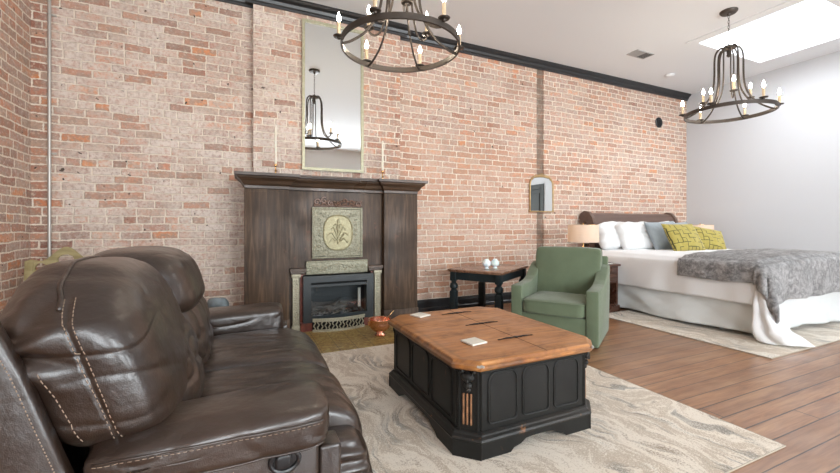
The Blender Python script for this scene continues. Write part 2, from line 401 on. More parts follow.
    def grid(s, fn, nu, nv, thick=0.0):
        t = bmesh.new(); G = [[t.verts.new(fn(i / nu, j / nv)) for j in range(nv + 1)] for i in range(nu + 1)]
        for i in range(nu):
            for j in range(nv): t.faces.new((G[i][j], G[i + 1][j], G[i + 1][j + 1], G[i][j + 1]))
        bmesh.ops.recalc_face_normals(t, faces=t.faces[:])
        if thick: bmesh.ops.solidify(t, geom=t.faces[:], thickness=thick)
        return s.merge(t)

def obj(name, mb, mat, parent=None, smooth=True, world=False, angle=40):
    me = bpy.data.meshes.new(name)
    if world and parent is not None:
        off = parent.location
        for v in mb.bm.verts: v.co -= off
    mb.bm.normal_update(); mb.bm.to_mesh(me); mb.bm.free()
    me.materials.append(M[mat] if isinstance(mat, str) else mat)
    o = bpy.data.objects.new(name, me); COL.objects.link(o)
    if smooth:
        me.shade_smooth()
        if angle < 180:
            try: me.set_sharp_from_angle(angle=math.radians(angle))
            except Exception: pass
    if parent is not None: o.parent = parent
    return o

def thing(name, label, cat, loc=(0, 0, 0), rz=0.0, group=None):
    o = bpy.data.objects.new(name, None); COL.objects.link(o); o.location = loc; o.rotation_euler = (0, 0, rz)
    o.empty_display_size = .1; o['label'] = label; o['category'] = cat
    if group: o['group'] = group
    return o

def tag(o, label, cat, group=None, kind=None):
    o['label'] = label; o['category'] = cat
    if group: o['group'] = group
    if kind: o['kind'] = kind
    return o

def struct(name, mb, mat, smooth=False, label=None):
    o = obj(name, mb, mat, None, smooth); o['kind'] = 'structure'
    if label: o['label'] = label
    return o

def dup(root, loc, rz=None, label=None, group=None):
    r = root.copy(); COL.objects.link(r); r.location = loc
    if rz is not None: r.rotation_euler = (0, 0, rz)
    if label: r['label'] = label
    if group: r['group'] = group
    for ch in list(root.children):
        c = ch.copy(); COL.objects.link(c); c.parent = r
        for g in list(ch.children):
            d = g.copy(); COL.objects.link(d); d.parent = c
    return r

def R(deg): return math.radians(deg)
def sstep(a, b, x):
    t = max(0, min(1, (x - a) / (b - a))); return t * t * (3 - 2 * t)
def gau(x, w): return math.exp(-(x / w) ** 2)
def catmull(pts, n=8):
    P = [Vector(p) for p in pts]; P = [P[0] * 2 - P[1]] + P + [P[-1] * 2 - P[-2]]; out = []
    for i in range(1, len(P) - 2):
        a, b, c, d = P[i - 1:i + 3]
        for k in range(n):
            t = k / n
            out.append(.5 * ((2 * b) + (c - a) * t + (2 * a - 5 * b + 4 * c - d) * t * t + (3 * b - a - 3 * c + d) * t ** 3))
    out.append(P[-2]); return out
def nz(x, y, z): return noise.noise(Vector((x, y, z)))

# ---------------------------------------------------------------- room
B0, B1, YB = .105, 1.715, D - .095          # chimney breast
struct('floor', MB().box(XL - .1, XR + .1, YR - .1, D + .1, -.1, 0), 'floor')
# chimney breast, recessed strip of dirty brick with shade painted in, and plain lengths are one wall
struct('wall_back', MB().box(XL - .1, B0, D, D + .2, 0, ZC).box(B0, B1, YB, D + .2, 0, ZC).box(B1, 3.875, D, D + .2, 0, ZC).box(4.005, XR + .1, D, D + .2, 0, ZC), 'brick')
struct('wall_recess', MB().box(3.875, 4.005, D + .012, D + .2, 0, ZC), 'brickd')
struct('wall_left', MB().box(XL - .2, XL, YR, D, 0, ZC), 'brickl')
# right wall with the doorway that the small mirror shows
DY0, DY1, DH = -.35, .62, 2.1
struct('wall_right', MB().box(XR, XR + .15, DY1, D, 0, ZC).box(XR, XR + .15, YR, DY0, 0, ZC).box(XR, XR + .15, DY0, DY1, DH, ZC), 'wall')
dm = MB().box(XR + .03, XR + .08, DY0 + .04, DY1 - .04, 0.005, DH - .04)
for za, zb in ((.15, .9), (1.0, 1.95)):
    for ya, yb in ((DY0 + .12, .10), (.17, DY1 - .12)): dm.box(XR + .015, XR + .035, ya, yb, za, zb, .008)
d1 = struct('door_1', dm, 'door')
obj('door_frame', MB().box(XR - .015, XR + .10, DY0, DY0 + .04, 0, DH).box(XR - .015, XR + .10, DY1 - .04, DY1, 0, DH).box(XR - .015, XR + .10, DY0, DY1, DH - .04, DH), 'door', d1, False)
obj('door_handle', MB().lathe([(0, 0), (.02, 0), (.012, .02), (.012, .04), (.028, .05), (.028, .065), (0, .075)], mat=Matrix.Translation((XR + .02, DY0 + .1, 1.0)) @ Matrix.Rotation(-PI / 2, 4, 'Y')), 'brass', d1)
# rear wall behind the camera; its three tall windows are assumed, added for daylight
WX = [(-1.0, .4), (1.6, 3.2), (4.4, 6.0)]
WZ0, WZ1 = .55, 2.65
wm = MB(); xs = [XL - .1]
for a, b in WX: xs += [a, b]
xs.append(XR + .1)
for i in range(0, len(xs), 2): wm.box(xs[i], xs[i + 1], YR - .15, YR, 0, ZC)
for a, b in WX: wm.box(a, b, YR - .15, YR, 0, WZ0).box(a, b, YR - .15, YR, WZ1, ZC)
struct('wall_rear', wm, 'wallr')
for i, (a, b) in enumerate(WX):
    f = MB(); w = .06
    f.box(a, a + w, YR - .1, YR + .02, WZ0, WZ1).box(b - w, b, YR - .1, YR + .02, WZ0, WZ1).box(a, b, YR - .1, YR + .02, WZ0, WZ0 + w).box(a, b, YR - .1, YR + .02, WZ1 - w, WZ1)
    f.box(a, b, YR - .08, YR - .02, (WZ0 + WZ1) / 2 - .03, (WZ0 + WZ1) / 2 + .03)
    wf = struct('window_%d' % (i + 1), f, 'white')
    obj('pane', MB().box(a + w, b - w, YR - .055, YR - .05, WZ0 + w, WZ1 - w), 'pane', wf, False)
# ceiling with the skylight opening
SX0, SX1, SY0, SY1 = 5.36, 6.84, 1.92, 3.07
struct('ceiling', MB().box(XL - .1, SX0, YR - .1, D + .1, ZC, ZC + .1).box(SX1, XR + .1, YR - .1, D + .1, ZC, ZC + .1)
       .box(SX0, SX1, YR - .1, SY0, ZC, ZC + .1).box(SX0, SX1, SY1, D + .1, ZC, ZC + .1), 'ceil')
t_ = .03; sh = ZC + .34
sk = MB().box(SX0 - t_, SX0, SY0 - t_, SY1 + t_, ZC + .1, sh).box(SX1, SX1 + t_, SY0 - t_, SY1 + t_, ZC + .1, sh).box(SX0, SX1, SY0 - t_, SY0, ZC + .1, sh).box(SX0, SX1, SY1, SY1 + t_, ZC + .1, sh)
skl = struct('window_4', sk, 'white')
obj('trim_frame', MB().box(SX0 - .14, SX0, SY0 - .14, SY1 + .06, ZC - .012, ZC).box(SX0, SX1 + .06, SY0 - .14, SY0, ZC - .012, ZC), 'ceil', skl, False)
obj('pane', MB().box(SX0 - t_, SX1 + t_, SY0 - t_, SY1 + t_, sh, sh + .01), 'pane', skl, False)

# crown moulding, black, following the breast
prof = [(0, -.105), (.018, -.105), (.022, -.085), (.035, -.078), (.045, -.050), (.072, -.030), (.085, -.012), (.085, 0), (0, 0)]
def crown(mb, x0, x1, y, ends=True):
    mb.prism([(y - a, ZC + b) for a, b in prof], x0, x1, 'yz')
cm = MB(); crown(cm, XL, B0, D); crown(cm, B0 - .08, B1 + .08, YB); crown(cm, B1, XR, D)
struct('trim_1', cm, 'trim')
# baseboard
bb = MB()
bp = [(0, 0), (.03, 0), (.03, .035), (.022, .045), (.022, .11), (.014, .135), (0, .145)]
for a, b, y in ((XL, B0, D), (1.82, XR, D)): bb.prism([(y - p, q) for p, q in bp], a, b, 'yz')
struct('baseboard_back', bb, 'trim')
struct('baseboard_right', MB().box(XR - .018, XR, DY1, D - .03, 0, .12, .004), 'wall')
struct('trim_2', MB().box(XR - .02, XR, DY1, DY1 + .09, 0, DH + .09, .004).box(XR - .02, XR, DY0 - .09, DY0, 0, DH + .09, .004).box(XR - .02, XR, DY0, DY1, DH, DH + .09, .004), 'door')

# pipe with clips
pp = thing('conduit_pipe', 'thin grey metal conduit running up the brick in the left corner', 'pipe', (-1.51, 4.375, 0))
obj('tube', MB().tube([(0, 0, 0), (0, 0, ZC)], .0125, 12), 'galv', pp)
for z in (.5, 1.7, 2.9):
    obj('pipe_clip', MB().tube([(math.cos(a) * .015, math.sin(a) * .015, z) for a in [k * PI / 8 for k in range(16)]], .003, 6, closed=True).box(.012, .04, .012, .024, z - .008, z + .008), 'galv', pp)

# ceiling and wall fittings
v = thing('ceiling_vent', 'small grey louvred air vent in the ceiling near the black moulding', 'vent', (5.0, 3.6, ZC))
fm = MB().box(-.17, .17, -.085, -.075, -.01, 0).box(-.17, .17, .075, .085, -.01, 0).box(-.17, -.16, -.085, .085, -.01, 0).box(.16, .17, -.085, .085, -.01, 0).box(-.008, .008, -.08, .08, -.01, 0)
obj('frame', fm, 'vent', v, False)
obj('backing', MB().box(-.16, .16, -.075, .075, -.003, 0), 'dark', v, False)
for sx, tl in ((-1, .5), (1, -.5)):
    sl = MB()
    for k in range(9): sl.box(-.0075, .0075, -.074, .074, -.001, .001, mat=Matrix.Translation((sx * (.018 + k * .0165), 0, -.006)) @ Matrix.Rotation(tl * 1.2, 4, 'Y'))
    obj('louvre', sl, 'vent', v, False)
sd = thing('smoke_detector', 'flat round white cover on the ceiling above the bed', 'smoke detector', (6.1, 3.9, ZC))
obj('cover', MB().lathe([(0, -.03), (.045, -.03), (.062, -.02), (.065, 0), (0, 0)]), 'ceil', sd)
wv = thing('wall_vent', 'round black vent cap high on the brick above the bed', 'vent', (6.58, D, 2.86))
mt = Matrix.Rotation(PI / 2, 4, 'X')
obj('flange', MB().lathe([(0, .0), (.09, 0), (.09, .012), (.078, .02), (.07, .014), (0, .014)], mat=mt), 'trim', wv)
hm = MB()
for k in range(5): hm.box(-.06 + abs(k - 2) * .012, .06 - abs(k - 2) * .012, -.026, -.012, -.045 + k * .022, -.035 + k * .022)
obj('grille', hm, 'trim', wv, False)

# ---------------------------------------------------------------- fireplace
FX0, FX1, FY, FC = .02, 1.803, 4.0, 4.08
fp = thing('fireplace', 'tall dark wooden mantelpiece with tarnished metal fire surround against brick', 'fireplace', (.912, FY, 0))
def F(name, mb, mat, smooth=True, parent=None):
    o = obj(name, mb, mat, fp, smooth, world=True)
    if parent: o.parent = parent
    return o
for a, b in ((FX0, .420), (1.407, FX1)):
    F('pilaster', MB().box(a, b, FY, YB - .002, 0, 1.46, .004).box(a - .008, b + .008, FY - .012, YB - .004, 0, .15, .004).box(a + .03, b - .03, FY - .004, FY + .01, .22, 1.40, .003), 'mantel')
F('back_panel', MB().box(.42, 1.407, FC, YB - .004, .6, 1.46).box(.42, .56, FC, YB - .004, 0, .6).box(1.27, 1.407, FC, YB - .004, 0, .6), 'mantel', False)
# shelf with stepped crown breaking forward over the pilasters
cr = [(0, 1.425), (.012, 1.43), (.014, 1.455), (.03, 1.47), (.045, 1.50), (.075, 1.525), (.08, 1.54), (.10, 1.545), (.10, 1.572)]
def crownbox(mb, x0, x1, yf):
    t = bmesh.new(); rg = []
    for o_, z in cr: rg.append([t.verts.new(p) for p in ((x0 - o_, YB - .003, z), (x0 - o_, yf - o_, z), (x1 + o_, yf - o_, z), (x1 + o_, YB - .003, z))])
    for a, b in zip(rg, rg[1:]):
        for k in range(4): t.faces.new((a[k], a[(k + 1) % 4], b[(k + 1) % 4], b[k]))
    t.faces.new(rg[0][::-1]); t.faces.new(rg[-1]); bmesh.ops.recalc_face_normals(t, faces=t.faces[:]); mb.merge(t)
ms = MB(); crownbox(ms, FX0 + .015, .41, FY); crownbox(ms, 1.417, FX1 - .015, FY); crownbox(ms, .40, 1.42, FC - .02)
ms.box(FX0 - .085, FX1 + .085, FY - .06, YB - .003, 1.555, 1.572, .003)
F('mantel_shelf', ms, 'shelfw', False)
# carved leaf crest
cv = MB()
for k in range(7):
    x = .70 + k * .072; z = 1.315 + .018 * math.sin(k * 1.9)
    pts = [(x + .034 * (1 - i / 14) * math.cos(i * .62 + k), FC - .012, z + .038 * (1 - i / 14) * math.sin(i * .62 + k)) for i in range(14)]
    cv.tube(pts, .0085, 7)
    cv.tube(catmull([(x - .03, FC - .01, 1.282), (x, FC - .014, 1.295 + .01 * (k % 2)), (x + .035, FC - .01, 1.284)], 5), .007, 7)
    cv.ball((x + .036, FC - .010, 1.325), .012, (1.3, .6, .9), 10)
cv.box(.675, 1.165, FC - .008, FC + .01, 1.272, 1.284, .002)
F('carved_crest', cv, 'carve')
# square relief plate with medallion
px, pz = .915, 1.0; hw = .265
pl = MB().box(px - hw, px + hw, FC - .03, FC, pz - hw, pz + hw, .006)
for r_, w_ in ((.245, .006), (.215, .004)):
    pl.tube([(px - r_, FC - .031, pz - r_), (px + r_, FC - .031, pz - r_), (px + r_, FC - .031, pz + r_), (px - r_, FC - .031, pz + r_)], w_, 6, closed=True)
for sx in (-1, 1):
    for sz in (-1, 1):
        for k in range(3):
            a0 = k * 1.2
            pl.tube([(px + sx * (.175 - .03 * k + .022 * (1 - i / 12) * math.cos(i * .6 + a0)), FC - .031, pz + sz * (.185 - .006 * k + .022 * (1 - i / 12) * math.sin(i * .6 + a0))) for i in range(12)], .005, 6)
            pl.tube([(px + sx * (.19 + .02 * (1 - i / 12) * math.cos(i * .6 + a0)), FC - .031, pz + sz * (.13 - .05 * k + .02 * (1 - i / 12) * math.sin(i * .6 + a0))) for i in range(12)], .005, 6)
plate = F('relief_plate', pl, 'bronze')
def oval(r1, r2, y, n=48): return [(px + r1 * math.copysign(abs(math.cos(a)) ** .8, math.cos(a)), y, pz + r2 * math.copysign(abs(math.sin(a)) ** .8, math.sin(a))) for a in [2 * PI * k / n for k in range(n)]]
md = MB().tube(oval(.150, .180, FC - .034), .008, 8, closed=True)
ov = oval(.146, .176, 0)
md.prism([(p[0], p[2]) for p in ov], FC - .036, FC - .026)
for sx in (-1, 1):
    for (x0, z0, x1, z1, x2, z2) in ((0, -.10, .06, -.06, .10, -.11), (0, -.09, .07, 0, .105, -.03), (0, -.06, .05, .06, .075, .03), (0, 0, .025, .09, .05, .07)):
        q = catmull([(px + sx * x0, FC - .038, pz + z0), (px + sx * x1 * .7, FC - .042, pz + z0 * .3 + z1 * .7), (px + sx * x1, FC - .042, pz + z1), (px + sx * x2, FC - .038, pz + z2)], 6)
        md.tube(q, lambda t: .0075 * (1 - t * .5), 7)
md.tube([(px, FC - .04, pz - .12), (px, FC - .044, pz), (px, FC - .04, pz + .12)], .008, 7)
md.ball((px, FC - .036, pz + .12), .018, (.8, .5, 1.3), 10)
F('medallion', md, 'bronzeg', True, plate)
# hood plate above the opening
hp = MB().box(.589, 1.232, FC - .045, FC, .575, .712, .008)
for k in range(9):
    x = .63 + k * .07
    hp.tube([(x + .026 * (1 - i / 14) * math.cos(i * .6 + k), FC - .047, .64 + .03 * (1 - i / 14) * math.sin(i * .6 + k)) for i in range(14)], .005, 6)
hp.tube([(.60, FC - .047, .70), (1.22, FC - .047, .70)], .005, 6)
hp.tube(catmull([(.66, FC - .047, .59), (.91, FC - .05, .675), (1.16, FC - .047, .59)], 8), .006, 6)
F('hood_plate', hp, 'bronze')
for a, b in ((.43, .588), (1.233, 1.40)):
    F('ledge', MB().box(a, b, FC - .07, FC, .612, .645, .004).box(a + .008, b - .008, FC - .05, FC, .588, .612, .003), 'shelfw', False)
for a in (.490, 1.342):
    c = MB().box(a - .034, a + .034, FC - .045, FC, .05, .555).box(a - .045, a + .045, FC - .06, FC, .555, .588, .004).box(a - .042, a + .042, FC - .055, FC, 0, .07, .004)
    for k in range(13):
        z = .10 + k * .035
        c.tube([(a + .018 * math.sin(i * .9) * (1 - i / 16), FC - .048, z + .014 * math.cos(i * .9) * (1 - i / 16)) for i in range(10)], .0045, 6)
    c.tube([(a - .03, FC - .047, .08), (a - .03, FC - .047, .55)], .004, 6).tube([(a + .03, FC - .047, .08), (a + .03, FC - .047, .55)], .004, 6)
    F('column', c, 'nickel')
F('tile_surround', MB().box(.53, .56, FC - .03, FC, 0, .58).box(1.27, 1.30, FC - .03, FC, 0, .58).box(.53, 1.30, FC - .08, FC, 0, .10, .004), 'redtile', False)
# black gas insert: frame, hood slot, glass, liner, logs
IX0, IX1 = .553, 1.280; fy = FC - .10
fr_ = MB().box(IX0, IX0 + .075, fy, FC, .165, .50).box(IX1 - .075, IX1, fy, FC, .165, .50).box(IX0, IX1, fy, FC, .50, .565).box(IX0, IX1, fy, FC, .10, .165).box(IX0 + .06, IX1 - .06, fy + .012, FC, .448, .478, .003)
ins = F('firebox', fr_, 'fbx', False)
F('vent_slot', MB().box(IX0 + .07, IX1 - .07, fy + .03, fy + .04, .476, .502), 'slot', False, ins)
lin = MB().box(IX0 + .07, IX1 - .07, FC + .14, FC + .15, .13, .46).box(IX0 + .06, IX0 + .07, fy + .03, FC + .15, .13, .46).box(IX1 - .07, IX1 - .06, fy + .03, FC + .15, .13, .46).box(IX0 + .07, IX1 - .07, fy + .03, FC + .15, .15, .165).box(IX0 + .07, IX1 - .07, fy + .03, FC + .15, .45, .46)
F('liner', lin, 'fbin', False, ins)
pn = MB(); pn.tube([(IX1 - .125, FC + .02, .20), (IX1 - .125, FC + .02, .40)], lambda t: .034 * (1 - .5 * abs(2 * t - 1) ** 3), 14)  # curved white reflection in the fire glass, modelled as a pale solid
F('ceramic_panel', pn, 'pale', True, ins)
lg = MB()
for (x0, y0, z0, x1, y1, z1, r_) in ((.66, 4.09, .20, .92, 4.05, .245, .022), (.80, 4.04, .20, 1.12, 4.12, .235, .024), (.70, 4.13, .21, 1.10, 4.10, .225, .026), (.86, 4.03, .24, .96, 4.13, .30, .016), (.93, 4.05, .28, 1.08, 4.08, .24, .014)):
    q = [(x0 + (x1 - x0) * t, y0 + (y1 - y0) * t, z0 + (z1 - z0) * t + .01 * nz(t * 4, x0 * 9, 0)) for t in [k / 8 for k in range(9)]]
    lg.tube(q, lambda t, r_=r_: r_ * (1 - .3 * t), 9)
for k in range(70):
    lg.ball((random.uniform(.65, 1.18), random.uniform(4.0, 4.16), .17 + random.uniform(0, .015)), random.uniform(.010, .02), (1, 1, .7), 8)
F('log_set', lg, 'log', True, ins)
F('glass', MB().box(IX0 + .07, IX1 - .07, fy + .022, fy + .026, .16, .45), 'glass', False, ins)
# bowed pierced grille standing on the hearth
N = 26; gm = MB()
def bow(t): return (.64 + .53 * t, fy - .02 - .055 * math.sin(PI * t))
for z0, z1 in ((.012, .036), (.112, .138)):
    gm.grid(lambda u, v: (bow(u)[0], bow(u)[1], z0 + (z1 - z0) * v), N, 1, .008)
gm.grid(lambda u, v: (bow(u)[0], bow(u)[1] - .006, .134 + .014 * v), N, 1, .014)
for k in range(15):
    t = (k + .5) / 15; x, y = bow(t)
    pts = [(x + .008 * math.sin(i * 1.1 + k * 2), y + .002, .03 + i * .0095) for i in range(10)]
    gm.tube(pts, .0065, 6)
grl = F('fender_grille', gm, 'nickel')
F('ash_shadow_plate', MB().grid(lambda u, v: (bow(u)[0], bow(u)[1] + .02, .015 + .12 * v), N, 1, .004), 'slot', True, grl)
F('hearth', MB().box(.05, 1.79, 3.295, FY + .05, 0.0005, .012, .003), 'hearth', False)

# tall mirror
tm = thing('wall_mirror', 'tall rectangular mirror in a thin pale gold frame above the mantel', 'mirror', (.919, YB, 1.672))
w2, hh = .337, 1.61
obj('frame', MB().box(-w2, -w2 + .028, -.035, -.001, .028, hh - .028).box(w2 - .028, w2, -.035, -.001, .028, hh - .028).box(-w2, w2, -.035, -.001, 0, .028).box(-w2, w2, -.035, -.001, hh - .028, hh), 'mframe', tm, False)
obj('mirror_glass', MB().box(-w2 + .02, w2 - .02, -.020, -.004, .02, hh - .02), 'mirror', tm, False)
# small arched mirror
am = thing('arched_mirror', 'small arched mirror with an ornate gold frame hanging on the brick', 'mirror', (3.955, D, 1.275))
def arch(w, h, r=None, n=10):
    r = w * .75; pts = [(-w, 0), (w, 0), (w, h - r)]
    pts += [(w - r * .85 + r * .85 * math.cos(a), h - r + r * .85 * math.sin(a) ** .9) for a in [PI / 2 * k / n for k in range(1, n)]]
    top = [(x, h - r + r * .85 + .0) for x in (w * .2, 0, -w * .2)]
    return pts + top + [(-x, z) for x, z in pts[:1:-1]]
ap = arch(.215, .535)
obj('frame', MB().tube([(x, -.016, z) for x, z in ap], .012, 8, closed=True), 'gold', am)
obj('mirror_glass', MB().prism(ap, -.014, -.002), 'mirror', am, False)
cr_ = MB()
for k in range(-4, 5):
    cr_.ball((k * .03, -.018, .515 - abs(k) * .004), .016, (1.1, .6, 1.0 + .4 * (k == 0)), 10)
    cr_.tube([(k * .03 + .017 * (1 - i / 12) * math.cos(i * .65 + k), -.02, .54 - abs(k) * .006 + .017 * (1 - i / 12) * math.sin(i * .65 + k)) for i in range(12)], .004, 6)
for sx in (-1, 1):
    obj('rosette', MB().ball((sx * .215, -.016, .28), .014, (.8, .6, 2.4), 10), 'gold', am); obj('rosette', MB().ball((sx * .215, -.016, .01), .018, (1, .7, 1), 10), 'gold', am)
    obj('rosette', MB().ball((sx * .175, -.018, .47), .016, (1.4, .6, 1), 10), 'gold', am)
obj('crest', cr_, 'gold', am)

# candlesticks on the mantel shelf
def candlestick(x, label, h):
    t = thing('candlestick', label, 'candlestick', (x, 4.12, 1.572), 0, 'candlesticks on the mantel')
    obj('holder', MB().lathe([(0, 0), (.034, 0), (.036, .006), (.02, .012), (.008, .02), (.006, .035), (.013, .05), (.006, .062), (.006, .085), (.012, .095), (.016, .105), (.013, .118), (.009, .118), (0, .115)]), 'brass', t)
    obj('candle', MB().lathe([(0, .114), (.0125, .114), (.012, .13), (.010, h), (.003, h + .008), (0, h + .009)]).tube([(0, 0, h + .008), (.001, 0, h + .018)], .0012, 6), 'candle', t)
    return t
candlestick(.305, 'white taper in a brass holder on the mantel, left of the tall mirror', .50)
candlestick(1.43, 'white taper in a brass holder on the mantel, right of the tall mirror', .44)

# copper pot and ladle
cp = thing('copper_pot', 'polished copper bowl on a small foot standing on the hearth', 'pot', (1.215, 3.58, .012))
obj('bowl', MB().lathe([(0, 0), (.052, 0), (.056, .008), (.040, .022), (.036, .034), (.062, .048), (.094, .078), (.104, .115), (.104, .145), (.114, .158), (.114, .162), (.100, .158), (.099, .115), (.088, .082), (.055, .056), (0, .05)], 40), 'copper', cp)
for sx in (-1, 1):
    obj('ring_handle', MB().tube([(sx * (.108 + .004), .022 * math.cos(a), .122 + .022 * math.sin(a)) for a in [k * PI / 9 for k in range(18)]], .004, 6, closed=True), 'brass', cp)
ld = thing('ladle', 'long handled brass ladle leaning in the copper bowl', 'ladle', (1.215, 3.58, .075))
obj('handle', MB().tube(catmull([(.02, 0, .02), (.06, 0, .08), (.10, -.01, .13), (.14, -.01, .165)], 6), .004, 8), 'brass', ld)
obj('scoop', MB().lathe([(0, 0), (.02, .003), (.032, .018), (.034, .028), (.031, .028), (.028, .018), (0, .006)], 20, Matrix.Translation((0, 0, 0))), 'brass', ld)

# ---------------------------------------------------------------- chandeliers
RC = .405; ZR = 2.32
def chandelier(label, loc, rot):
    t = thing('chandelier', label, 'chandelier', loc, rot, 'two tier ring chandeliers')
    zt = 3.03; o = -ZC
    obj('canopy', MB().lathe([(0, 0), (.083, 0), (.083, -.012), (.07, -.028), (.02, -.034), (.012, -.05), (0, -.05)]), 'iron', t)
    ch = MB(); z = -.05; k = 0
    while z > zt + o + .03:
        pts = [(.0085 * math.cos(a) * (1 if k % 2 else 0), .0085 * math.cos(a) * (0 if k % 2 else 1), z - .014 + .018 * math.sin(a)) for a in [j * PI / 8 for j in range(16)]]
        ch.tube(pts, .0022, 6, closed=True); z -= .0285; k += 1
    obj('chain', ch, 'iron', t)
    obj('hub', MB().lathe([(0, .04), (.010, .04), (.012, .025), (.05, .018), (.066, .006), (.066, -.012), (.045, -.02), (.02, -.03), (.016, -.07), (.022, -.08), (.008, -.1), (0, -.1)], mat=Matrix.Translation((0, 0, zt + o))), 'iron', t)
    ring = MB(); n = 72; t_ = bmesh.new(); rr = []
    for i in range(n):
        a = 2 * PI * i / n
        rr.append([t_.verts.new((r * math.cos(a), r * math.sin(a), ZR + o + zz)) for r, zz in ((RC - .007, -.019), (RC + .007, -.019), (RC + .007, .019), (RC - .007, .019))])
    for i in range(n):
        for k in range(4): t_.faces.new((rr[i][k], rr[i][(k + 1) % 4], rr[(i + 1) % n][(k + 1) % 4], rr[(i + 1) % n][k]))
    bmesh.ops.recalc_face_normals(t_, faces=t_.faces[:]); ring.merge(t_)
    obj('ring', ring, 'iron', t)
    def light(r, a, z):
        m = Matrix.Translation((r * math.cos(a), r * math.sin(a), z))
        cup = obj('candle_cup', MB().lathe([(0, -.016), (.010, -.014), (.014, -.004), (.034, 0), (.038, .007), (.036, .009), (.012, .006), (0, .006)], 20, m), 'iron', t)
        obj('sleeve', MB().lathe([(0, .004), (.0125, .004), (.0125, .10), (.009, .103), (0, .103)], 16, m), 'sleeve', cup)
        obj('bulb', MB().lathe([(0, .103), (.008, .104), (.014, .122), (.0125, .138), (.006, .155), (.002, .168), (0, .172)], 14, m), 'flame', cup)
    for k in range(6):
        a = k * PI / 3; ca, sa = math.cos(a), math.sin(a)
        pr = [(.03, zt), (.07, zt + .012), (.112, zt - .035), (.126, zt - .12), (.128, zt - .28), (.138, zt - .42), (.175, ZR + .18), (.25, ZR + .075), (.34, ZR + .01), (RC - .008, ZR - .012)]
        pts = catmull([(r * ca, r * sa, z + o) for r, z in pr], 5)
        obj('arm', MB().tube(pts, .0095, 8, flat=.75), 'iron', t)
        light(RC + .018, a, ZR + o + .026)
    for k in range(3):
        a = k * 2 * PI / 3 + PI / 2; ca, sa = math.cos(a), math.sin(a)
        pr = [(.025, zt - .01), (.06, zt), (.092, zt - .05), (.10, zt - .15), (.10, zt - .36), (.12, ZR + .22), (.15, ZR + .135), (.195, ZR + .11), (.235, ZR + .13), (.245, ZR + .155)]
        obj('arm', MB().tube(catmull([(r * ca, r * sa, z + o) for r, z in pr], 5), .0085, 8, flat=.75), 'iron', t)
        light(.245, a, ZR + o + .165)
    return t
CH1, CH2 = (1.005, 2.51, ZC), (4.88, 2.47, ZC)
chan = chandelier('large black ring chandelier with candle bulbs above the trunk table', CH1, R(47))
dup(chan, CH2, R(6.7), 'black ring chandelier hanging beside the skylight near the bed')
def plight(name, loc, e, r=.05, col=(1, .82, .6)):
    l = bpy.data.lights.new(name, 'POINT'); l.energy = e; l.shadow_soft_size = r; l.color = col
    o = bpy.data.objects.new(name, l); COL.objects.link(o); o.location = loc; return o

# ---------------------------------------------------------------- rugs
def rug(name, x0, x1, y0, y1, mat, label):
    m = MB().box(-(x1 - x0) / 2, (x1 - x0) / 2, -(y1 - y0) / 2, (y1 - y0) / 2, 0.0008, .009, .003)
    r = obj(name, m, mat, None, False); r.location = ((x0 + x1) / 2, (y0 + y1) / 2, 0)
    tag(r, label, 'rug')
    e = MB().tube([(-(x1 - x0) / 2, -(y1 - y0) / 2, .005), ((x1 - x0) / 2, -(y1 - y0) / 2, .005), ((x1 - x0) / 2, (y1 - y0) / 2, .005), (-(x1 - x0) / 2, (y1 - y0) / 2, .005)], .0045, 6, closed=True)
    obj('binding', e, 'rubbed' if 0 else 'rugedge', r)
    return r
rug('area_rug', -.66, 2.40, .975, 3.285, 'rug', 'cream and grey marbled rug under the sofa and the trunk table')
rug('area_rug', 3.87, 7.2, 1.66, 3.34, 'rug2', 'pale marbled rug under the white bed')

# ---------------------------------------------------------------- trunk coffee table
TX, TY = 1.328, 2.005
ct = thing('coffee_table', 'black trunk coffee table with clipped corners and an orange-brown wooden top', 'coffee table', (TX, TY, .009))
def octo(hx, hy, c): return [(-hx, -hy + c), (-hx + c, -hy), (hx - c, -hy), (hx, -hy + c), (hx, hy - c), (hx - c, hy), (-hx + c, hy), (-hx, hy - c)]
def stack(mb, layers):
    t = bmesh.new(); rg = [[t.verts.new((x, y, z)) for x, y in octo(hx, hy, c)] for hx, hy, c, z in layers]
    for a, b in zip(rg, rg[1:]):
        for k in range(8): t.faces.new((a[k], a[(k + 1) % 8], b[(k + 1) % 8], b[k]))
    t.faces.new(rg[0][::-1]); t.faces.new(rg[-1]); bmesh.ops.recalc_face_normals(t, faces=t.faces[:]); return mb.merge(t)
HX, HY = .445, .530
zt = .446
obj('tabletop', stack(MB(), [(HX - .03, HY - .03, .085, zt - .045), (HX - .012, HY - .012, .09, zt - .043), (HX - .004, HY - .004, .095, zt - .036), (HX, HY, .098, zt - .030), (HX, HY, .098, zt - .018), (HX - .010, HY - .010, .096, zt - .012), (HX - .016, HY - .016, .096, zt - .003), (HX - .022, HY - .022, .095, zt)]), 'top', ct, True, angle=20)
obj('seam', MB().box(.054, .057, -HY + .02, HY - .02, zt - .001, zt + .0006), 'slot', ct, False)
bx_, by_ = HX - .040, HY - .040
obj('body', stack(MB(), [(bx_, by_, .088, .09), (bx_, by_, .088, zt - .045)]), 'trunk', ct, False)
obj('underframe', stack(MB(), [(bx_ + .003, by_ + .003, .088, zt - .066), (bx_ + .008, by_ + .008, .088, zt - .060), (bx_ + .008, by_ + .008, .088, zt - .054), (bx_ + .020, by_ + .020, .09, zt - .044)]), 'trunk', ct, False)
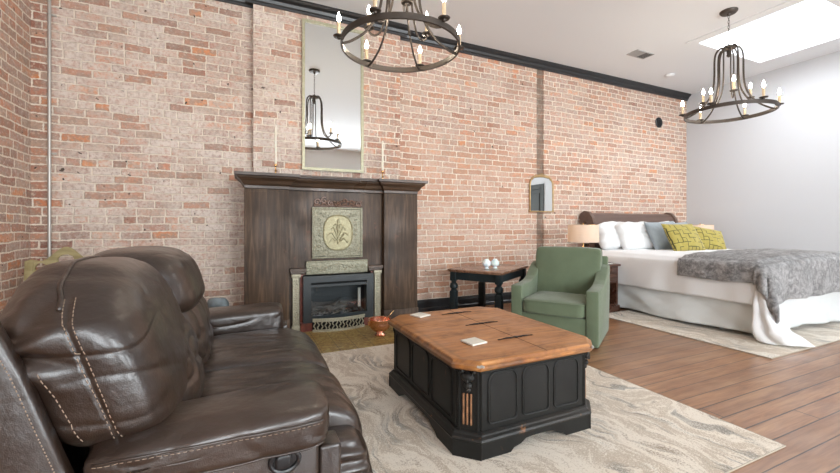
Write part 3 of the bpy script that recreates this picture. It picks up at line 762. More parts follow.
# panels with rounded corners, three to a face
def frame_panel(w, h, r=.02):
    pts = []
    for cx, cz, a0 in ((w - r, h - r * 2.2, 0), (-w + r, h - r * 2.2, 90), (-w + r, -h + r, 180), (w - r, -h + r, 270)):
        rr = r * 2.2 if a0 < 180 else r
        cx2 = (w - rr) if cx > 0 else (-w + rr); cz2 = (h - rr) if cz > 0 else (-h + rr)
        for k in range(6): a = R(a0 + k * 18); pts.append((cx2 + rr * math.cos(a), cz2 + rr * math.sin(a)))
    return pts
zc_, hz = .258, .118
for face in ('front', 'back', 'left', 'right'):
    L = (bx_ if face in ('front', 'back') else by_) - .105
    for k in range(3):
        w_ = (2 * L / 3); cx = -L + w_ * (k + .5); pts = frame_panel(w_ / 2 - .018, hz)
        m = MB().tube([(cx + a, -.002, zc_ + b) for a, b in pts], .0042, 6, closed=True)
        m.prism([(cx + a * .86, zc_ + b * .9) for a, b in pts], -.0012, .004)
        rot = {'front': Matrix.Translation((0, -by_, 0)), 'back': Matrix.Translation((0, by_, 0)) @ Matrix.Rotation(PI, 4, 'Z'), 'left': Matrix.Translation((-bx_, 0, 0)) @ Matrix.Rotation(-PI / 2, 4, 'Z'), 'right': Matrix.Translation((bx_, 0, 0)) @ Matrix.Rotation(PI / 2, 4, 'Z')}[face]
        bmesh.ops.transform(m.bm, matrix=rot, verts=m.bm.verts)
        obj('panel', m, 'trunk', ct)
# bracket base: plinth moulding plus cut-out feet
obj('plinth', stack(MB(), [(HX - .03, HY - .03, .098, .070), (HX - .008, HY - .008, .098, .073), (HX - .004, HY - .004, .098, .082), (HX - .008, HY - .008, .098, .091), (HX - .020, HY - .020, .094, .098), (HX - .022, HY - .022, .094, .106), (HX - .034, HY - .034, .09, .113)]), 'trunkr', ct, True, angle=20)
def bracket(L, c):
    e = L - c
    arc = [(-e + .17, 0), (-e + .19, .018), (-e + .23, .028), (-e + .26, .046), (-e + .30, .050), (e - .30, .050), (e - .26, .046), (e - .23, .028), (e - .19, .018), (e - .17, 0)]
    return [(-e, 0)] + arc + [(e, 0), (e, .075), (-e, .075)]
bk = MB()
for L, H_, a in ((HX, HY, 0), (HX, HY, PI), (HY, HX, PI / 2), (HY, HX, -PI / 2)):
    bk.prism(bracket(L, .10), -H_ + .010, -H_ + .035, 'xz', mat=Matrix.Rotation(a, 4, 'Z'))
for sx in (-1, 1):
    for sy in (-1, 1):
        q = [(-.0695, 0), (.0695, 0), (.0695, .075), (-.0695, .075)]
        ang = math.atan2(sy, sx) + PI / 2
        bk.prism(q, -.014, .014, 'xz', mat=Matrix.Translation((sx * (HX - .065), sy * (HY - .065), 0)) @ Matrix.Rotation(ang, 4, 'Z'))
obj('bracket_feet', bk, 'trunk', ct, False)
# clipped corners carry a fluted post and a carved corbel
for sx in (-1, 1):
    for sy in (-1, 1):
        ang = math.atan2(sy, sx) + PI / 2
        mt = Matrix.Translation((sx * (bx_ - .042), sy * (by_ - .042), 0)) @ Matrix.Rotation(ang, 4, 'Z')
        m = MB().box(-.044, .044, -.008, .02, .11, zt - .05, .003, mat=mt)
        m.box(-.050, -.038, -.012, .01, .11, zt - .05, .003, mat=mt).box(.038, .050, -.012, .01, .11, zt - .05, .003, mat=mt)
        post = obj('corner_post', m, 'trunk', ct, False)
        fl = MB()
        for k in range(3): fl.box(-.024 + k * .018 - .0025, -.024 + k * .018 + .0065, -.016, -.006, .14, .285, .003, mat=mt)
        obj('flute', fl, 'rubbed', post, False)
        co = MB()
        for (x, y, z, r, s3) in ((0, -.020, .365, .024, (1.3, .8, .9)), (-.018, -.024, .372, .010, (1, 1, 1)), (.018, -.024, .372, .010, (1, 1, 1)), (0, -.030, .352, .009, (1, 1, 1.3)), (0, -.018, .325, .018, (1.1, .7, .8)), (0, -.014, .303, .012, (1, .7, 1)), (-.028, -.016, .39, .012, (1, 1, .8)), (.028, -.016, .39, .012, (1, 1, .8))):
            t2 = MB().ball((x, y, z), r, s3, 12)
            bmesh.ops.transform(t2.bm, matrix=mt, verts=t2.bm.verts)
            me = bpy.data.meshes.new('tmp'); t2.bm.to_mesh(me); t2.bm.free(); co.bm.from_mesh(me); bpy.data.meshes.remove(me)
        obj('corbel', co, 'trunkr', post)
for y in (.385, .067, -.265):
    hn = MB().tube([(-.105, 0, .0015), (-.06, .003, .0025), (-.02, 0, .003), (.02, 0, .003), (.06, .003, .0025), (.105, 0, .0015)], lambda t: .002 + .0028 * abs(math.sin(t * PI * 3)), 8)
    hn.ball((0, 0, .003), .013, (1.2, 1, .35), 12)
    for sx in (-1, 1): hn.ball((sx * .11, 0, .0015), .0075, (1.6, 1, .3), 10).ball((sx * .035, 0, .002), .009, (1.3, .9, .35), 10)
    bmesh.ops.transform(hn.bm, matrix=Matrix.Translation((.055, y, zt)), verts=hn.bm.verts)
    obj('strap_hinge', hn, 'ironblk', ct)
for sx, sy in ((-1, -1), (1, -1)):
    p = (sx * (HX - .055) if 1 else 0, sy * (HY - .03), 0)
    e = MB()
    base = Vector((sx * (HX - .078), sy * (HY - .006), zt - .022)); dr = Vector((sx, -sy, 0)).normalized()
    e.tube([base + dr * (k * .011 - .032) + Vector((sx, sy, 0)).normalized() * -.010 + Vector((0, 0, .006 + .003 * math.sin(k * 2))) for k in range(4)], .006, 8)
    obj('worn_corner', e, 'chrome', ct)
def coaster(x, y, rz, label):
    c = obj('coaster', MB().box(-.05, .05, -.05, .05, 0, .009, .002), 'coaster', None, False); c.location = (x, y, .0105 + zt); c.rotation_euler = (0, 0, rz)
    obj('cork_backing', MB().box(-.047, .047, -.047, .047, -.0008, .0), 'rubbed', c, False)
    return tag(c, label, 'coaster', 'stone coasters')
coaster(1.115, 2.425, R(20), 'square cream stone coaster on the trunk table corner nearest the fireplace')
coaster(1.12, 1.755, R(8), 'square cream stone coaster on the near side of the trunk table')

# ---------------------------------------------------------------- green armchair (local: faces -y, width along x)
def armchair():
    t = thing('armchair', 'sage green fabric armchair with sloping track arms beside the trunk table', 'armchair', (2.5825, 2.725, 0), R(-57))
    # x: width (-.39..+.39), y: depth 0 front .. .76 back
    W = .39
    for sx in (-1, 1):
        prof = [(0, .012), (.70, .012), (.79, .40), (.80, .66), (.74, .675), (.66, .655), (.56, .60), (.47, .545), (.38, .515), (.28, .505), (0, .50)]
        x0, x1 = (sx * W, sx * (W - .105)) if sx < 0 else (sx * (W - .105), sx * W)
        m = MB().prism(prof, x0, x1, 'yz', .012, 3)
        a = obj('armrest', m, 'green', t)
        pg = catmull([(sx * (W - .0), y - 0, z + .001) for y, z in ((.004, .02), (.002, .25), (.004, .49), (.28, .505), (.38, .515), (.47, .545), (.56, .60), (.66, .655))], 4)
    obj('base', MB().box(-W + .10, W - .10, .012, .72, .02, .25, .012), 'green', t)
    obj('swivel_plinth', MB().lathe([(0, 0), (.24, 0), (.24, .02), (0, .02)], 32, Matrix.Translation((0, .38, 0))), 'blackp', t)
    def wq(p, u):
        z = p.z + .018 * (1 - u.x ** 2) * (1 - u.y ** 2) * (1 if u.z > 0 else .1)
        return (p.x, p.y - .012 * (1 - u.x ** 2) * (1 if u.y < 0 else 0), z)
    sc = MB().soft((0, .275, .315), (.283, .295, .068), 9, 22, wq)
    sc.displace(lambda c, n_: .006 * nz(c.x * 7, c.y * 7, c.z * 7))
    cu = obj('seat_cushion', sc, 'green', t, angle=180)
    obj('piping', MB().tube([(-.275, -.022 - .0, .372), (-.14, -.034, .374), (0, -.037, .375), (.14, -.034, .374), (.275, -.022, .372)], .004, 6), 'green', cu)
    def wb(p, u):
        y = p.y + (p.z - .35) * .24 - .035 * (1 - u.x ** 2) * (1 - u.z ** 2) * (1 if u.y < 0 else 0)
        return (p.x * (1 + .0 * u.z), y, p.z + .004 * (1 - u.x ** 2) * (1 if u.z > 0 else 0))
    bc = MB().soft((0, .60, .580), (.325, .080, .262), 16, 30, wb)
    bc.displace(lambda c, n_: .006 * nz(c.x * 6, c.y * 6, c.z * 6))
    obj('back_cushion', bc, 'green', t, angle=180)
    obj('back_frame', MB().prism([(.66, .02), (.74, .02), (.86, .74), (.78, .76)], -W + .02, W - .02, 'yz', .012, 3), 'green', t)
armchair()

# ---------------------------------------------------------------- end table
et = thing('end_table', 'square side table with a brown top and blue-black turned legs against the brick', 'side table', (2.42, 3.29, 0), R(32))
TW, TD = .82, .60           # local: corner at origin is the one nearest the camera; +x towards right-back, +y towards left-back
obj('tabletop', MB().box(-.02, TW + .0, -.02, TD + .0, .562, .574, .004).box(-.03, TW + .01, -.03, TD + .01, .572, .592, .006), 'endtop', et, True)
for a in ((.02, TW - .04, .012, .034), (.02, TW - .04, TD - .054, TD - .032)): obj('apron', MB().box(*a, .475, .562, .003), 'navy', et, False)
for a in ((.012, .034, .02, TD - .04), (TW - .054, TW - .032, .02, TD - .04)): obj('apron', MB().box(*a, .475, .562, .003), 'navy', et, False)
for lx, ly in ((.025, .025), (TW - .045, .025), (.025, TD - .045), (TW - .045, TD - .045)):
    m = MB().box(lx - .033, lx + .033, ly - .033, ly + .033, .462, .562, .004)
    m.lathe([(.022, .465), (.032, .455), (.024, .445), (.042, .425), (.047, .402), (.042, .380), (.026, .368), (.036, .362), (.036, .352), (.02, .346)], 20, cx=lx, cy=ly)
    m.box(lx - .036, lx + .036, ly - .036, ly + .036, 0, .350, .005)
    obj('leg', m, 'navy', et, True, angle=30)
def lotus(x, y, label):
    t = thing('candle_holder', label, 'candle holder', (x, y, .592), 0, 'white lotus candle holders')
    m = MB().lathe([(0, 0), (.026, 0), (.028, .006), (.016, .015), (.03, .03), (.03, .04), (0, .035)], 20)
    obj('cup', m, 'milk', t)
    for ring, (n, r, z, tl, L) in enumerate(((8, .030, .024, .75, .062), (8, .022, .036, .35, .070))):
        for k in range(n):
            a = 2 * PI * (k + .5 * ring) / n
            q = MB().soft((0, 0, 0), (.024, .007, L / 2 * 1.2), 2.2, 7, lambda p, u: (p.x * (1 - .35 * u.z), p.y + .018 * u.z * u.z - .004, p.z))
            mt = Matrix.Translation((r * math.cos(a) * 1.15, r * math.sin(a) * 1.15, z + L * .42)) @ Matrix.Rotation(a - PI / 2, 4, 'Z') @ Matrix.Rotation(-.10 - .25 * (1 - ring), 4, 'X') @ Matrix.Rotation(PI, 4, 'Z')
            bmesh.ops.transform(q.bm, matrix=mt, verts=q.bm.verts)
            obj('petal', q, 'milk', t, angle=180)
    return t
lotus(2.49, 3.64, 'white glass lotus candle holder, the left one on the side table')
lotus(2.595, 3.625, 'white glass lotus candle holder, the right one nearest the green armchair')

# ---------------------------------------------------------------- corner chair (only its back shows)
cc = thing('carved_chair', 'olive painted wooden chair with a pierced curved back in the brick corner', 'chair', (-1.27, 3.72, 0))
for x in (-.21, .21):
    obj('leg', MB().box(x - .018, x + .018, -.22, -.184, 0, .43, .004), 'olive', cc)
    obj('leg', MB().prism([(.20, 0), (.235, 0), (.235, .45), (.27, .80), (.235, .80), (.20, .45)], x - .018, x + .018, 'yz', .004), 'olive', cc)
obj('seat', MB().box(-.24, .24, -.24, .24, .42, .455, .012), 'olive', cc)
obj('seat_rail', MB().box(-.20, .20, -.215, -.195, .36, .42, .003).box(-.20, .20, .205, .225, .36, .42, .003), 'olive', cc)
def ring_plate():
    # crest board with three piercings built as strips between outline and holes
    m = MB(); n = 72
    def top(x):
        a = abs(x) / .245
        return .80 + .105 * (.5 + .5 * math.cos(min(1, a / .62) * PI)) + .012 * gau(a - .85, .1)
    def bot(x): return .60
    holes = [(-.15, .745, .034, .036), (.15, .745, .034, .036), (0, .80, .052, .042)]
    t = bmesh.new(); nx, nzz = 98, 60; V = {}
    def inside(x, z): return z < top(x) and z > bot(x) and all(((x - hx) / a) ** 2 + ((z - hz_) / b) ** 2 > 1 for hx, hz_, a, b in holes)
    x0, x1, z0, z1 = -.245, .245, .60, .91; dx, dz = (x1 - x0) / nx, (z1 - z0) / nzz
    def vert(i, j):
        if (i, j) not in V:
            x, z = x0 + i * dx, z0 + j * dz; z = min(z, top(x)); V[i, j] = t.verts.new((x, .245 + (z - .5) * .08, z))
        return V[i, j]
    for i in range(nx):
        for j in range(nzz):
            if inside(x0 + (i + .5) * dx, z0 + (j + .2) * dz): t.faces.new((vert(i, j), vert(i + 1, j), vert(i + 1, j + 1), vert(i, j + 1)))
    bmesh.ops.recalc_face_normals(t, faces=t.faces[:]); bmesh.ops.solidify(t, geom=t.faces[:], thickness=.022); return m.merge(t)
obj('crest_rail', ring_plate(), 'olive', cc, True)
for x in (-.12, -.06, 0, .06, .12): obj('spindle', MB().tube([(x, .222, .45), (x, .25, .62)], .009, 8), 'olive', cc)

st = thing('stone_bowl', 'lumpy blue-grey stone bowl showing behind the far sofa arm', 'bowl', (-.20, 4.0, 0))
stm = MB().soft((0, 0, .36), (.09, .08, .055), 2.6, 18); stm.displace(lambda c, n_: .014 * nz(c.x * 14, c.y * 14, c.z * 14))
obj('bowl', stm, 'slate', st, angle=180)
obj('pedestal', MB().lathe([(0, 0), (.10, 0), (.10, .02), (.05, .05), (.04, .15), (.05, .28), (.07, .32), (0, .32)]), 'slate', st)

# ---------------------------------------------------------------- bed
BX0, BX1, BYF, BYH = 4.39, 6.52, 1.97, 4.02; BT = .70
bed = thing('bed', 'king bed with a dark sleigh headboard and white skirt on a pale rug', 'bed', ((BX0 + BX1) / 2, 3.0, 0))
def Bd(name, mb, mat, smooth=True, parent=None, angle=40):
    o = obj(name, mb, mat, bed, smooth, world=True, angle=angle)
    if parent: o.parent = parent
    return o
hb = [(4.12, .30), (4.12, .95), (4.13, 1.07), (4.155, 1.17), (4.205, 1.245), (4.27, 1.265), (4.33, 1.24), (4.352, 1.19), (4.34, 1.14), (4.30, 1.12), (4.26, 1.14), (4.23, 1.14), (4.205, 1.10), (4.185, 1.05), (4.17, .95), (4.17, .30)]
HX0, HX1 = 4.68, 6.66
head = Bd('headboard', MB().prism(hb, HX0 + .05, HX1 - .05, 'yz'), 'cherry', True, angle=35)
Bd('panel_moulding', MB().tube([(HX0 + .06, 4.118, 1.03), (HX1 - .06, 4.118, 1.03)], .010, 8).tube([(HX0 + .06, 4.118, .93), (HX1 - .06, 4.118, .93)], .007, 8).box(5.55, 5.58, 4.112, 4.125, .4, .94).tube([(HX0 + .06, 4.165, 1.155), (HX1 - .06, 4.165, 1.155)], .008, 8), 'cherry', True, head)
hb2 = [(4.09, 0), (4.09, .95), (4.10, 1.09), (4.13, 1.19), (4.195, 1.275), (4.28, 1.295), (4.35, 1.26), (4.375, 1.19), (4.345, 1.125), (4.31, 1.105), (4.29, 1.12), (4.26, 1.12), (4.23, 1.09), (4.205, 1.03), (4.19, .95), (4.19, 0)]
for a in (HX0, HX1 - .06):
    Bd('headboard_post', MB().prism(hb2, a, a + .06, 'yz', .006, 2), 'cherry', True, angle=35)
Bd('box_spring', MB().box(BX0 + .05, BX1 - .05, BYF + .05, BYH + .06, .15, .40, .03), 'sheet')
Bd('mattress', MB().soft(((BX0 + BX1) / 2, (BYF + BYH) / 2 + .03, .555), ((BX1 - BX0) / 2 - .04, (BYH - BYF) / 2, .16), 14, 16), 'sheet', angle=180)
for x, y in ((4.48, 2.33), (4.48, 3.6), (6.42, 2.33), (6.42, 3.6), (5.45, 2.33), (4.6, 2.9)):
    Bd('castor', MB().lathe([(0, .05), (.016, .05), (.016, .15), (0, .15)], 12, cx=x, cy=y).tube([(x - .014, y, .027), (x + .014, y, .027)], .018, 14), 'wheel')
def skirt_side(p0, p1, nrm, seed):
    L = (Vector(p1) - Vector(p0)).length
    def f(u, v):
        p = Vector(p0).lerp(Vector(p1), u); s_ = u * L
        fold = (1 - v) ** .8 * (.028 * math.sin(s_ * 6 + 2.0 * nz(s_ * 1.5, seed, 0) + v * 2) + .040 * nz(s_ * 4 + v * 2, v * 1.5, seed) + .012) + .006 * nz(s_ * 9 - v * 4, v * 3, seed + 2)
        z = .040 + .010 * math.sin(s_ * 3 + seed) + .014 * nz(s_ * 3, 7, seed) + v * .32
        q = p + Vector(nrm) * fold; return (q.x, q.y, z)
    return f
sk_ = MB().grid(skirt_side((BX0, 4.0, 0), (BX0, BYF, 0), (-1, 0, 0), 2.0), 130, 14, .003)
sk_.grid(skirt_side((BX0, BYF, 0), (BX1, BYF, 0), (0, -1, 0), 5.0), 130, 14, .003).grid(skirt_side((BX1, BYF, 0), (BX1, 4.0, 0), (1, 0, 0), 8.0), 60, 8, .003)
Bd('bed_skirt', sk_, 'skirt', angle=180)

def cloth(x0, x1, y0, y1, lift, thick, nx, ny, foldamp, tail, seed, wr=.006, hemw=.0, flare=.1, waves=13):
    """a sheet laid on the bed: points past the left, right or foot edge hang down; past a corner they hang lower and gather"""
    def f(u, v):
        sx = x0 + (x1 - x0) * u; sy = y0 + (y1 - y0) * v
        if hemw: sx += hemw * nz(sy * 3, seed, 1) * (1 - u); sy += hemw * nz(sx * 3, seed, 2) * (1 - v)
        r = .05; o = lift
        a = max(0.0, BX0 - sx); a2 = max(0.0, sx - BX1); b = max(0.0, BYF - sy); A = a + a2
        sg = -1 if a > 0 else 1
        bx = min(max(sx, BX0), BX1); by = max(sy, BYF)
        crown_ = .028 * (1 - ((bx - (BX0 + BX1) / 2) / 1.08) ** 2) + .016 * nz(sx * 2.2, sy * 2.2, seed) + wr * nz(sx * 9, sy * 7, seed + 3)
        top = BT + o + crown_
        e = math.hypot(A, b)
        if e == 0:
            dd = min(bx - BX0, by - BYF, BX1 - bx); 
            return (bx, by, top - (.035 * (1 - min(1, dd / .07)) ** 2))
        dx_, dy_ = sg * A / e, -b / e
        corner = min(A, b) / max(A, b, 1e-6) if A > 0 and b > 0 else 0
        run = BY = 0
        s_ = sy * 1.0 if A > b else sx * 1.0
        hang = min(1, e / .3)
        out = o + .030 * min(1, e / .05) + foldamp * hang * (.55 + .75 * math.sin(s_ * 13 + 3 * nz(s_ * 2.2, seed, 0)) + .9 * nz(s_ * 6, e * 2, seed))
        out += corner ** .7 * hang * (flare + flare * .45 * math.sin(math.atan2(b, A) * waves + e * 6))
        z = top - .035 - max(0, e - .03) * (1 + tail * corner ** .6)
        if z < .026 + thick:
            out += (.03 + thick - z) * .75; dy_ -= .55; dx_ *= .6; z = .026 + thick + .006 * abs(nz(sx * 20, sy * 20, 1))
        return (bx + dx_ * out, by + dy_ * out, z)
    return MB().grid(f, nx, ny, -thick)
dv = obj('duvet', cloth(BX0 - .37, BX1 + .37, BYF - .36, 3.93, .006, .016, 130, 130, .012, .22, 1.0, flare=.07, waves=12), 'sheet', None, True, angle=180)
tag(dv, 'white cotton duvet spread over the bed, its corner trailing to the floor', 'duvet')
tl = MB(); tp = catmull([(4.375, 1.945, .50), (4.355, 1.925, .40), (4.34, 1.90, .24), (4.345, 1.87, .12), (4.38, 1.80, .055), (4.44, 1.71, .035), (4.50, 1.615, .018)], 9)
def tail_r(t): return .045 + .075 * sstep(0, .5, t) if t < .62 else max(.004, .12 * (1 - (t - .62) / .38) ** .8)
tl.tube(tp, tail_r, 72)
for v_ in tl.bm.verts:
    k = min(range(len(tp)), key=lambda i: (tp[i] - v_.co).length); c_ = tp[k]; d_ = v_.co - c_; a_ = math.atan2(d_.y, d_.x)
    v_.co = c_ + d_ * (1 + .20 * math.sin(a_ * 5 + v_.co.z * 6 + 2 * nz(v_.co.z * 6, a_, 1)) + .12 * nz(v_.co.x * 14, v_.co.y * 14, v_.co.z * 9))
    if v_.co.z < .035: v_.co.z = .0125 + max(0, v_.co.z + .06) * .2
obj('trailing_corner', tl, 'sheet', dv, True, angle=180)
th_ = obj('fur_throw', cloth(BX0 - .20, BX1 + .16, BYF - .37, 2.67, .034, .020, 130, 100, .026, .40, 6.0, .012, .03, flare=.13, waves=12), 'fur', None, True, angle=180)
tag(th_, 'grey mottled faux fur throw draped across the foot of the bed', 'throw')

def pillow(name, label, c, w, h, t, yaw, lean, roll, mat, seed, group=None, cat='pillow', sag=.0):
    rd = .09 if name == 'bed_pillow' else 0.0; ex = .30 if rd else .42
    """upright pillow: local x width, z height, y thickness; base at the bottom edge"""
    def side(sgn):
        def f(u, v):
            x, z = 2 * u - 1, 2 * v - 1
            prof_ = max(0.0, (1 - x * x)) ** ex * max(0.0, (1 - z * z)) ** ex
            k = 1 - .055 * (1 - abs(x)) * abs(z) ** 2; 
            X = x * w / 2 * (1 - .05 * (1 - z * z) - rd * z ** 4); Z = z * h / 2 * (1 - .06 * (1 - x * x) - rd * x ** 4)
            if rd: X += .012 * nz(x * 3, z * 3, seed + 9); Z += .014 * nz(x * 3, z * 3, seed + 5)
            wr_ = .10 * nz(x * 2.2 + seed, z * 2.2, seed) + .06 * nz(x * 6, z * 4, seed + 2) - (.22 * max(0, 1 - 4 * abs(nz(x * 2.0 + seed, z * 1.4, seed + 4))) if rd else 0)
            Z -= sag * (1 if z > 0 else 0) * z * x * x
            return (X, sgn * t / 2 * prof_ * (1 + wr_ * 1.6), Z + h / 2)
        return f
    m = MB().grid(side(-1), 30, 30).grid(side(1), 30, 30)
    bmesh.ops.remove_doubles(m.bm, verts=m.bm.verts, dist=.0008); bmesh.ops.recalc_face_normals(m.bm, faces=m.bm.faces[:])
    o = obj(name, m, mat, None, True, angle=180)
    o.location = c; o.rotation_euler = (Matrix.Rotation(yaw, 3, 'Z') @ Matrix.Rotation(lean, 3, 'X') @ Matrix.Rotation(roll, 3, 'Y')).to_euler()
    tag(o, label, cat, group)
    pts = []
    for k in range(4):
        for j in range(12):
            s_ = j / 6 - 1; x, z = ((s_, -1), (1, s_), (-s_, 1), (-1, -s_))[k]
            pts.append((x * w / 2 * (1 - .05 * (1 - z * z)), 0, z * h / 2 * (1 - .06 * (1 - x * x)) - sag * (1 if z > 0 else 0) * z * x * x + h / 2))
    if not rd: obj('piping', MB().tube(pts, .004, 6, closed=True), mat, o)
    return o
zb = BT + .022
pillow('bed_pillow', 'plump white pillow at the near edge of the bed by the left lamp', (4.92, 3.78, zb), .80, .45, .28, R(-8), R(-26), R(2), 'pillow', 1.0, 'white bed pillows', sag=.05)
pillow('bed_pillow', 'white pillow leaning in front, just left of the blue-grey cushion', (5.12, 3.60, zb), .76, .45, .26, R(-10), R(-28), R(-1), 'pillow', 4.0, 'white bed pillows', sag=.03)
pillow('bed_pillow', 'white pillow behind the green cushions with only its top corner showing', (5.95, 3.82, zb), .66, .44, .20, R(-8), R(-20), R(-4), 'pillow', 8.0, 'white bed pillows')
pillow('throw_pillow', 'blue-grey knitted cushion leaning between the white and green pillows', (5.36, 3.40, zb), .52, .45, .16, R(-10), R(-26), R(-2), 'bluegrey', 2.0, 'blue-grey cushions', 'cushion')
pillow('throw_pillow', 'blue-grey cushion mostly hidden behind the two green cushions', (5.80, 3.52, zb), .46, .42, .15, R(-15), R(-20), R(-3), 'bluegrey', 5.0, 'blue-grey cushions', 'cushion')
pillow('throw_pillow', 'chartreuse cushion with a broken grid print, left one, nearest the blue-grey cushion', (5.28, 3.10, zb), .50, .43, .16, R(-12), R(-30), R(0), 'maze', 3.0, 'printed green cushions', 'cushion')
pillow('throw_pillow', 'chartreuse cushion with a broken grid print, right one, nearest the far lamp', (5.84, 3.16, zb - .0), .44, .38, .16, R(-20), R(-34), R(13), 'maze', 7.0, 'printed green cushions', 'cushion')

# nightstands and lamps
def nightstand(label, loc):
    t = thing('nightstand', label, 'nightstand', loc, 0, 'nightstands beside the bed')
    w, d = .275, .50
    obj('carcass', MB().box(-w, -w + .03, .01, d, .05, .57).box(w - .03, w, .01, d, .05, .57).box(-w, w, d - .02, d, .05, .57).box(-w, w, .01, d, .36, .38).box(-w, w, .01, d, .08, .10), 'nightw', t, False)
    obj('top', MB().box(-w - .02, w + .02, -.018, d, .568, .594, .006), 'nightw', t)
    obj('plinth', MB().box(-w - .012, w + .012, -.01, d, 0.001, .085, .006), 'nightw', t)
    for z0, z1 in ((.385, .47), (.475, .562)):
        dr = obj('drawer', MB().box(-w + .03, w - .03, -.004, .03, z0, z1, .004).box(-w + .06, w - .06, -.01, .0, z0 + .02, z1 - .02, .003), 'nightw', t)
        obj('knob', MB().ball((0, -.022, (z0 + z1) / 2), .013), 'iron', dr)
    return t
ns = nightstand('dark cherry nightstand between the green armchair and the bed', (4.0, 3.37, 0))
dup(ns, (6.99, 3.74, 0), None, 'dark cherry nightstand on the far side of the bed by the grey wall')
def lamp(label, loc):
    t = thing('table_lamp', label, 'lamp', loc, 0, 'bedside table lamps')
    m = MB()
    for k in range(4):
        a = PI / 4 + k * PI / 2; ca, sa = math.cos(a), math.sin(a)
        m.tube([(ca * .085, sa * .085, .008), (ca * .012, sa * .012, .19)], .009, 8)
    for k in range(4):
        a = PI / 4 + k * PI / 2; b = a + PI / 2
        m.tube([(.085 * math.cos(a), .085 * math.sin(a), .008), (.085 * math.cos(b), .085 * math.sin(b), .008)], .007, 8)
    obj('base', m, 'brass', t)
    obj('stem', MB().tube([(0, 0, .18), (0, 0, .36)], .007, 10).ball((0, 0, .195), .02), 'brass', t)
    sm = MB(); n = 48; tb = bmesh.new(); rg = [[tb.verts.new((r * math.cos(2 * PI * k / n), r * math.sin(2 * PI * k / n), z)) for k in range(n)] for r, z in ((.19, .265), (.185, .49), (.182, .49), (.187, .265))]
    for i in range(4):
        A, B_ = rg[i], rg[(i + 1) % 4]
        for k in range(n): tb.faces.new((A[k], A[(k + 1) % n], B_[(k + 1) % n], B_[k]))
    bmesh.ops.recalc_face_normals(tb, faces=tb.faces[:]); sm.merge(tb)
    obj('lamp_shade', sm, 'shade', t)
    obj('shade_ring', MB().tube([(.183 * math.cos(a), .183 * math.sin(a), .488) for a in [k * PI / 20 for k in range(40)]], .003, 6, closed=True).tube([(-.183, 0, .47), (.183, 0, .47)], .003, 6).tube([(0, -.183, .47), (0, .183, .47)], .003, 6), 'brass', t)
    obj('finial', MB().tube([(0, 0, .36), (0, 0, .50)], .003, 6).ball((0, 0, .505), .010), 'brass', t)
    obj('bulb', MB().ball((0, 0, .385), .028, (1, 1, 1.2)), 'lampbulb', t)
    return t
LAMP_E = 3.5
lamp('drum shade lamp with a gold base on the nightstand behind the armchair', (4.01, 3.68, .594))
lamp('drum shade lamp behind the right pillows next to the grey wall', (6.92, 3.92, .594))
bkk = thing('book', 'thin dark book lying on the near nightstand', 'book', (4.16, 3.45, .594), R(12))
obj('cover', MB().box(-.07, .07, -.05, .05, 0, .003).box(-.07, .07, -.05, .05, .014, .017).box(-.07, -.067, -.05, .05, 0, .017), 'book', bkk, False)
obj('pages', MB().box(-.066, .067, -.047, .047, .003, .014), 'paper', bkk, False)

# ---------------------------------------------------------------- sofa
#SOFA
sofa = thing('reclining_sofa', 'dark brown leather reclining sofa with puffy stitched cushions', 'sofa', (-.15, 1.88, .009))
def So(name, mb, mat='leather', parent=None, smooth=True, angle=180):
    o = obj(name, mb, mat, sofa, smooth, world=True, angle=angle)
    if parent is not None: o.parent = parent
    return o
def wrinkle(c, amp, f=(6, 6, 6), seed=0):
    a = nz(c.x * f[0] + seed, c.y * f[1], c.z * f[2]); b = nz(c.x * f[0] * 2.3, c.y * f[1] * 2.3 + seed, c.z * f[2] * 2.3)
    rd = max(0, 1 - 3.2 * abs(nz(c.x * f[0] * .9 + seed * 3, c.y * f[1] * 1.1, c.z * f[2] * 1.6))) ** 2
    return amp * (a + .5 * b - .9 * rd)
def stitches(bm, path, off=.0035, step=.0125, ln=.0075, r=.0012, gap=.0):
    """dashes of thread laid on a surface along a path"""
    tree = BVHTree.FromBMesh(bm); P = catmull(path, 24); out = MB(); acc = 0; pts = []
    for a, b in zip(P, P[1:]):
        L = (b - a).length; k = max(1, int(L / .002))
        for i in range(k): pts.append(a.lerp(b, i / k))
    dist = 0; nxt = 0; i = 0
    while i < len(pts) - 4:
        d = 0; j = i
        while j < len(pts) - 1 and d < step: d += (pts[j + 1] - pts[j]).length; j += 1
        m_ = i; d2 = 0
        while m_ < j and d2 < ln: d2 += (pts[m_ + 1] - pts[m_]).length; m_ += 1
        q = []
        for p in (pts[i], pts[(i + m_) // 2], pts[m_]):
            loc, nor, _, _ = tree.find_nearest(p)
            if loc is not None: q.append(loc + nor * off * .3)
        if len(q) == 3 and (q[2] - q[0]).length > .001: out.tube(q, r, 5)
        i = max(j, i + 1)
    return out
